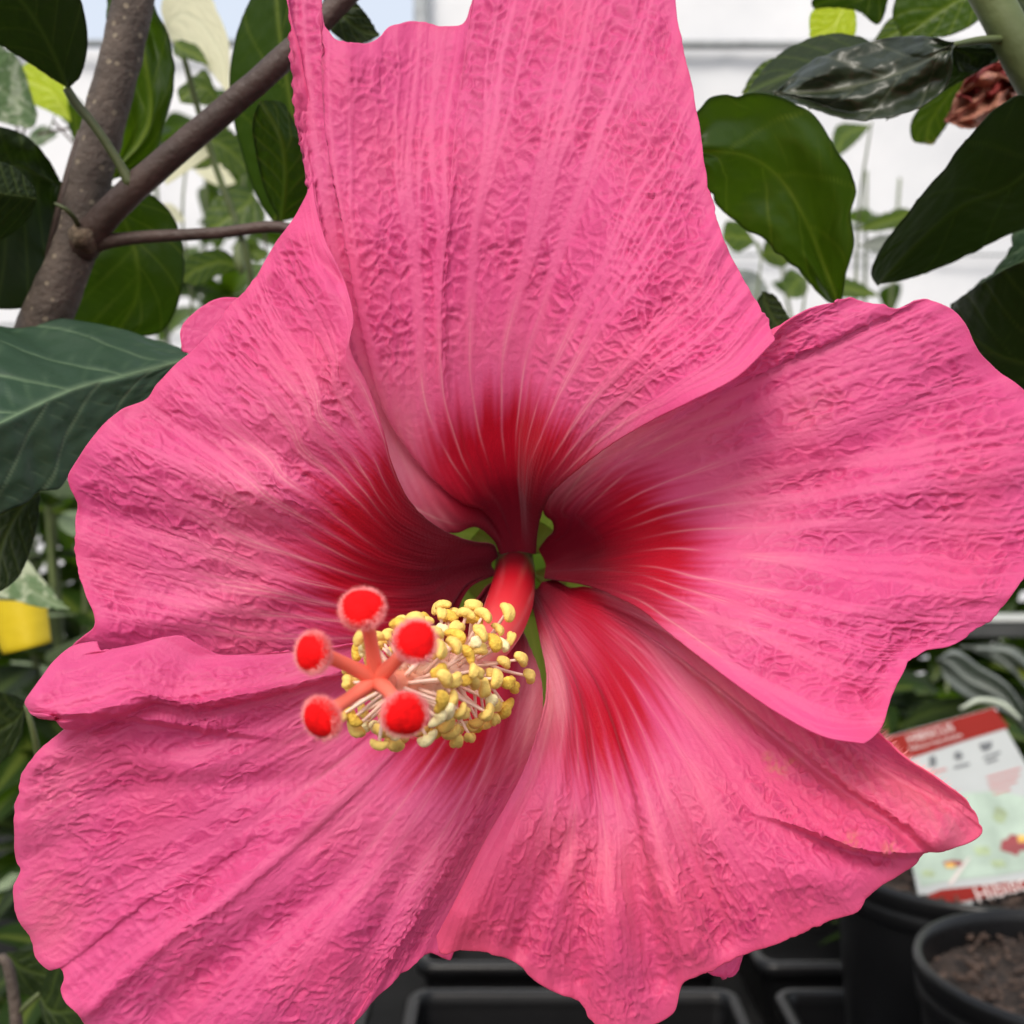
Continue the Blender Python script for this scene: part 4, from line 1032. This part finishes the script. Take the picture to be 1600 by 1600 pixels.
# lower left petal
petal(B=[(814, 926, .2085), (800, 926, .2085), (784, 914, .2085)],
      L=[(814, 926, .2085), (815, 950, .206), (816, 980, .201), (827, 1008, .195), (843, 1050, .189), (848, 1090, .184), (844, 1150, .180), (828, 1220, .178), (800, 1290, .176), (765, 1370, .174), (728, 1440, .173), (704, 1500, .172)],
      T=[(704, 1500, .172), (672, 1490, .171), (640, 1512, .170), (600, 1548, .168), (560, 1592, .166), (520, 1645, .165), (400, 1690, .163), (250, 1675, .163), (165, 1640, .163), (131, 1600, .163), (124, 1589, .162), (101, 1562, .162),
         (96, 1544, .163), (100, 1527, .164), (94, 1513, .165), (77, 1516, .165), (56, 1496, .166), (48, 1469, .166), (30, 1439, .166), (20, 1409, .166), (22, 1382, .166), (32, 1358, .166), (26, 1347, .166), (22, 1300, .165),
         (24, 1262, .165), (30, 1225, .165), (50, 1184, .164), (76, 1158, .164), (100, 1140, .164), (110, 1131, .163), (92, 1131, .160), (80, 1118, .158), (50, 1112, .161), (38, 1099, .161), (58, 1067, .162), (85, 1032, .163), (112, 1010, .164),
         (150, 1002, .1645)],
      R=[(784, 914, .2085), (768, 913, .205), (750, 934, .200), (725, 960, .194), (690, 978, .187), (640, 992, .181), (580, 1003, .176), (520, 1012, .171), (450, 1018, .168), (400, 1021, .1665), (340, 1022, .166), (310, 1008, .165), (280, 993, .1645), (235, 1003, .1645), (205, 1009, .165), (172, 1017, .1645), (156, 1016, .164), (150, 1002, .1645)],
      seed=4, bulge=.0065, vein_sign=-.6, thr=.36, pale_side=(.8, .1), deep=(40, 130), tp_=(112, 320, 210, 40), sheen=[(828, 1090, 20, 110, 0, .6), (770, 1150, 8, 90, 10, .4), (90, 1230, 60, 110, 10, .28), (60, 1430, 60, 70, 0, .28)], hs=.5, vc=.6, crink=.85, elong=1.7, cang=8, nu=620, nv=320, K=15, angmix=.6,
      feats=[([(520, 1095), (330, 1062), (180, 1050), (60, 1085)], 34, .0012), ([(470, 1160), (330, 1142), (200, 1122), (130, 1117), (70, 1119)], 50, .0045, -1), ([(420, 1215), (260, 1200), (190, 1165), (110, 1138)], 30, .0014),
             ([(620, 1200), (400, 1225), (250, 1222), (150, 1250)], 22, -.0012), ([(520, 1300), (400, 1330), (280, 1420), (105, 1556)], 20, -.0018), ([(620, 1280), (520, 1390), (420, 1450), (240, 1590)], 26, -.0013),
             ([(690, 1260), (620, 1400), (560, 1540)], 26, -.0016), ([(460, 1360), (330, 1440), (150, 1580)], 30, .0011), ([(600, 1390), (480, 1490), (380, 1600)], 36, .0009)])
# left petal
petal(B=[(778, 897, .2085), (768, 882, .209), (778, 870, .2085)],
      L=[(778, 897, .2085), (760, 903, .205), (735, 917, .199), (718, 945, .194), (708, 975, .191), (640, 1018, .188), (540, 1040, .186), (420, 1050, .183), (300, 1050, .181), (215, 1042, .178), (160, 1034, .176)],
      T=[(160, 1034, .176), (114, 1014, .172), (130, 996, .170), (146, 982, .170), (147, 960, .170), (136, 932, .170), (125, 890, .171), (118, 850, .172), (119, 812, .172), (122, 790, .172), (109, 762, .172), (106, 745, .172), (120, 720, .172), (140, 690, .172),
         (165, 660, .172), (192, 640, .172), (228, 625, .173), (246, 600, .173), (272, 573, .174), (310, 540, .174), (342, 500, .174), (375, 460, .174), (402, 428, .174), (430, 380, .174), (456, 344, .174), (476, 310, .174), (487, 285, .174)],
      R=[(778, 870, .2085), (772, 853, .205), (740, 847, .198), (712, 838, .192), (678, 820, .186), (640, 782, .179), (612, 722, .172), (601, 680, .169), (575, 605, .166), (547, 545, .164), (551, 500, .164), (540, 450, .166), (522, 408, .168), (505, 370, .170), (494, 330, .172), (487, 285, .174)],
      seed=5, bulge=.005, vein_sign=.5, thr=.43, pale_side=(.1, .05), deep=(110, 260), tp_=(185, 310, 215, 50), crink=1.0, elong=1.6, cang=32, K=14,
      feats=[([(500, 560), (400, 640), (300, 600)], 40, .0012), ([(490, 330), (487, 390), (530, 440)], 14, -.0016), ([(520, 520), (505, 440), (480, 370)], 24, .0022), ([(600, 760), (400, 700), (200, 650)], 26, -.0012),
             ([(560, 840), (350, 830), (130, 800)], 30, -.0014), ([(540, 900), (300, 960), (160, 985)], 28, .0016), ([(560, 800), (380, 760), (180, 700)], 30, .0012)])
# parts of the flower's back petal margins that show past the front
leaf([(400, 470), (345, 466), (303, 490), (283, 515), (284, 545)], [(400, 470), (400, 560), (340, 580), (284, 545)], PETAL, fl, fo, d=(.186, .182), name='petal_lobe', nvein=3, relief=.0001, thick=.0003)
leaf([(1110, 1440), (1090, 1490), (1108, 1520), (1130, 1527)], [(1110, 1440), (1165, 1460), (1158, 1500), (1150, 1520), (1130, 1527)], PETAL, fl, fo, d=(.182, .178), name='petal_lobe', nvein=3, relief=.0001, thick=.0003)

# calyx cup, sepals, stalk
V, Q, T = loft([np.array([W(806 + r * math.cos(a), 886 + r * .95 * math.sin(a), d) for a in np.linspace(0, 2 * np.pi, 32, endpoint=False)]) for r, d in ((84, .2160), (60, .222), (45, .229), (20, .233))])
mesh_np('calyx', V, Q, SEPAL, fl, fo, tris=T, attrs={'vein': np.zeros(len(V))})
for l, r, d in (([(800, 905), (800, 980), (815, 1060), (852, 1125)], [(800, 905), (850, 960), (872, 1040), (852, 1125)], (.218, .214)),
                ([(785, 905), (740, 905), (705, 935), (680, 1000)], [(785, 905), (770, 950), (740, 985), (680, 1000)], (.218, .214)),
                ([(790, 880), (760, 870), (710, 860), (660, 830)], [(790, 880), (790, 830), (730, 805), (660, 830)], (.218, .214)),
                ([(815, 870), (822, 820), (840, 780), (880, 750)], [(815, 870), (880, 850), (890, 800), (880, 750)], (.218, .214)),
                ([(830, 895), (870, 885), (910, 895), (970, 935)], [(830, 895), (860, 925), (910, 940), (970, 935)], (.218, .214))):
    leaf(l, r, SEPAL, fl, fo, d=d, name='sepal', nu=12, nv=20, nvein=3)
ptube('flower_stalk', [(806, 886, .231), (790, 860, .236), (760, 820, .238), (735, 790, .236)], [30, 26, 22, 20], SEPAL, fl, fo, n=16, seg=12)

# ---- pistil and stamens
COLM, n_, p_, o_ = new_mat('column_skin')
rpn = n_.nodes.new('ShaderNodeValToRGB')
cr = rpn.color_ramp
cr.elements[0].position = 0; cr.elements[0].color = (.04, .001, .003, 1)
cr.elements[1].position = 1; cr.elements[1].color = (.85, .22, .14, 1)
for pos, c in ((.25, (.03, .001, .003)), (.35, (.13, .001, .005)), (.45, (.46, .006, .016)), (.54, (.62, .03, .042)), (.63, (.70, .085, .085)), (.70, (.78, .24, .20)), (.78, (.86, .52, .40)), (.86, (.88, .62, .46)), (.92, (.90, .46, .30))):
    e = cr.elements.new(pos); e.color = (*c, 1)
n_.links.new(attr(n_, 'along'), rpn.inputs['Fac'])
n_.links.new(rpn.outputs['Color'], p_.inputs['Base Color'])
p_.inputs['Roughness'].default_value = .38
p_.inputs['Subsurface Weight'].default_value = .15; p_.inputs['Subsurface Radius'].default_value = (.002, .0007, .0005)
STYLE = simple('style_coral', (.93, .20, .13), .5, .08, 200)
STIG = simple('stigma_red', (.78, .004, .006), .8, .25, 900, .25, 3200, spec=.12)
HAIR = simple('stigma_hair', (.88, .30, .30), .6, .1, 200)
FIL = simple('filament_pale', (.90, .62, .50), .5, .12, 300)
ANTH = simple('anther_yellow', (.88, .60, .16), .75, .2, 500, .3, 2600, spec=.2)
ANTH2 = simple('anther_gold', (.84, .52, .08), .75, .3, 500, .5, 2600, spec=.2)
ANTH3 = simple('anther_cream', (.93, .78, .42), .7, .15, 500, .4, 2600, spec=.2)
col_px = [(801, 846, .236, 58), (804, 880, .2165, 66), (803, 908, .200, 72), (795, 945, .186, 80), (775, 990, .174, 76), (736, 1034, .163, 66), (690, 1058, .1535, 60), (648, 1068, .1445, 56), (616, 1070, .1375, 48), (604, 1066, .1345, 38)]
CP = np.array([W(x, y, d) for x, y, d, w in col_px]); CR = np.array([w * .92 * d / F / 2 for x, y, d, w in col_px])
CRV = catmull(np.hstack([CP, CR[:, None]]), 90, param=np.concatenate([[0], np.cumsum(np.linalg.norm(np.diff(CP, axis=0), axis=1))]))
V, Q, T = tube_arrays(CRV[:, :3], CRV[:, 3], 28)
al = np.concatenate([np.repeat(np.linspace(0, 1, 90), 28), [0, 1]])
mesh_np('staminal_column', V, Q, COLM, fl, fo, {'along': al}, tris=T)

def anther_mesh(kind, mat):
    """kidney-shaped anther: a bent, seamed little sausage"""
    na, ns = 16, 14
    th = np.linspace(-1.55, 1.55, na)
    R = 0.00085
    V = []
    for i, t in enumerate(th):
        w = math.sqrt(max(.02, 1 - (t / 1.62) ** 2))
        c = np.array([R * math.sin(t) * 1.25, 0, R * math.cos(t) - R * .6])
        rad = .00082 * (w ** .7) * (1 + .12 * kind * math.sin(3 * t))
        e1 = np.array([math.sin(t), 0, math.cos(t)]); e2 = np.array([0, 1, 0])
        for k in range(ns):
            a = 2 * math.pi * k / ns
            rr = rad * (1 - .38 * math.exp(-(a / .42) ** 2) - .38 * math.exp(-((a - 2 * math.pi) / .42) ** 2))
            V.append(c + rr * (math.cos(a) * e1 + 1.05 * math.sin(a) * e2))
    V = np.array(V); i = np.arange(na * ns).reshape(na, ns); j = np.roll(i, -1, 1)
    Q = np.stack([i[:-1], j[:-1], j[1:], i[1:]], -1).reshape(-1, 4)
    T = []
    V = np.vstack([V, V[:ns].mean(0), V[-ns:].mean(0)])
    for k in range(ns):
        T.append((na * ns, i[0, (k + 1) % ns], i[0, k])); T.append((na * ns + 1, i[-1, k], i[-1, (k + 1) % ns]))
    o = mesh_np('anther', V, Q, mat, None, None, tris=T)
    me = o.data; bpy.data.objects.remove(o)
    return me
AM = [anther_mesh(k % 3, m) for k, m in enumerate((ANTH, ANTH, ANTH3, ANTH, ANTH2))]
r5 = np.random.default_rng(21)
NST = 150
ga = math.pi * (3 - math.sqrt(5))
for k in range(NST):
    f = (k + .5) / NST
    t = .70 + .285 * f
    fi = t * 89
    i0 = int(fi); c = CRV[i0, :3]; rad = CRV[i0, 3]
    tan = CRV[min(i0 + 2, 89), :3] - CRV[max(i0 - 2, 0), :3]; tan /= np.linalg.norm(tan)
    ref = np.array([0, 0, 1.0]); e1 = np.cross(tan, ref); e1 /= np.linalg.norm(e1); e2 = np.cross(e1, tan)
    a = k * ga + r5.normal(0, .15)
    dirn = math.cos(a) * e1 + math.sin(a) * e2
    ln = (.0070 - .0010 * f) * r5.uniform(.66, 1.05)
    fw = r5.uniform(-.10, .40)
    dn = dirn + tan * fw
    p0 = c + dirn * rad * .92
    p3 = c + dirn * rad + dn / np.linalg.norm(dn) * ln
    p1 = p0 + dirn * ln * .35 + tan * ln * .12
    pts = catmull(np.array([p0, p1, p3]), 7, param=[0, .38, 1.0])
    fb = tube('filament', pts, np.linspace(.00031, .00022, 7), FIL, fl, fo, seg=6)
    o = bpy.data.objects.new('anther', AM[r5.integers(len(AM))])
    link(o, fb)
    # face of the kidney outward
    z = Vector(dn).normalized(); x = z.orthogonal().normalized()
    Rm = Matrix((x, z.cross(x), z)).transposed().to_4x4() @ Matrix.Rotation(r5.uniform(0, 6.28), 4, 'Z') @ Matrix.Rotation(r5.normal(0, .35), 4, 'X')
    s = r5.uniform(.78, 1.14)
    Rm = Rm @ Matrix.Diagonal((s, s, s, 1))
    Rm.translation = Vector(p3 - np.array(fo))
    o.matrix_local = Rm

tip = CRV[-1, :3]
ctr = W(590, 1062, .1305)
for k, (sx, sy, sdp, rx, fl_, tilt) in enumerate(((566, 951, .123, 32, .62, (0, .75)), (489, 1020, .1215, 29, .72, (-.6, .1)), (503, 1122, .121, 31, .72, (-.6, -.3)), (632, 1116, .119, 33, .8, (.2, -.25)), (649, 1002, .1205, 31, .8, (.25, .3)))):
    sp_ = W(sx, sy, sdp)
    midp = ctr + (sp_ - ctr) * .5 + np.array([0, .0012, 0])
    br = tube('style_branch', [tip + (ctr - tip) * .2, ctr, midp, sp_ + np.array([0, .0012, 0])], [.0015, .00115, .00082, .00092], STYLE, fl, fo, n=18, seg=12)
    r_ = rx * 1.06 * sdp / F
    nrm = Vector((tilt[0], -1.0, tilt[1])).normalized()
    x = nrm.orthogonal().normalized(); y = nrm.cross(x)
    nl, ns = 12, 22
    Vh = []
    for i in range(nl + 1):
        ph = math.pi * i / nl
        for j in range(ns):
            a = 2 * math.pi * j / ns
            kx = r_ * (1 + .05 * math.sin(3 * a + k))
            Vh.append(sp_ + np.array(x) * kx * math.sin(ph) * math.cos(a) + np.array(y) * kx * math.sin(ph) * math.sin(a) + np.array(nrm) * r_ * .62 * math.cos(ph))
    ii = np.arange((nl + 1) * ns).reshape(nl + 1, ns); jj = np.roll(ii, -1, 1)
    q = np.stack([ii[:-1], jj[:-1], jj[1:], ii[1:]], -1).reshape(-1, 4)
    mesh_np('stigma', Vh, q, STIG, br, fo)
    # fine pale hairs round the head
    HV, HT, c = [], [], 0
    for h_ in range(1500):
        a = r5.uniform(0, 6.283); ph = math.acos(r5.uniform(-.75, .55))
        dv = np.array(x) * math.sin(ph) * math.cos(a) + np.array(y) * math.sin(ph) * math.sin(a) + np.array(nrm) * math.cos(ph) * .8
        p = sp_ + (np.array(x) * math.sin(ph) * math.cos(a) + np.array(y) * math.sin(ph) * math.sin(a)) * r_ * .98 + np.array(nrm) * r_ * .6 * math.cos(ph)
        L_ = r5.uniform(.00035, .00075)
        dv = dv + r5.normal(0, .18, 3); dv /= np.linalg.norm(dv)
        s1 = np.cross(dv, [0, 0, 1.0]); s1 /= np.linalg.norm(s1); s2 = np.cross(dv, s1)
        w_ = .000030
        HV += [p + s1 * w_, p - .5 * s1 * w_ + .87 * s2 * w_, p - .5 * s1 * w_ - .87 * s2 * w_, p + dv * L_]
        HT += [(c, c + 1, c + 3), (c + 1, c + 2, c + 3), (c + 2, c, c + 3)]; c += 4
    hh = mesh_np('stigma_hair', HV, None, HAIR, br, fo, tris=HT, smooth=False)
    hh['kind'] = 'stuff'
# short hairs on the margin of the lower right petal
HV, HT, c = [], [], 0
mg = catmull(np.array([(1372, 1140, .166), (1395, 1167, .164), (1425, 1193, .163), (1470, 1222, .162), (1510, 1255, .162)], float), 140)
for k in range(140):
    if r5.random() < k / 190: continue
    q = mg[k]; p = W(*q); dx = W(q[0] + 14 * r5.uniform(.6, 1), q[1] - 12 * r5.uniform(.3, 1.2), q[2] + r5.normal(0, .0006)) - p
    dx *= r5.uniform(.5, 1.1); w_ = .00004
    s1 = np.cross(dx, [0, 1, 0]); s1 /= np.linalg.norm(s1); s2 = np.cross(dx / np.linalg.norm(dx), s1)
    HV += [p + s1 * w_, p - .5 * s1 * w_ + .87 * s2 * w_, p - .5 * s1 * w_ - .87 * s2 * w_, p + dx]
    HT += [(c, c + 1, c + 3), (c + 1, c + 2, c + 3), (c + 2, c, c + 3)]; c += 4
hh = mesh_np('petal_hair', HV, None, HAIR, fl, fo, tris=HT, smooth=False); hh['kind'] = 'stuff'
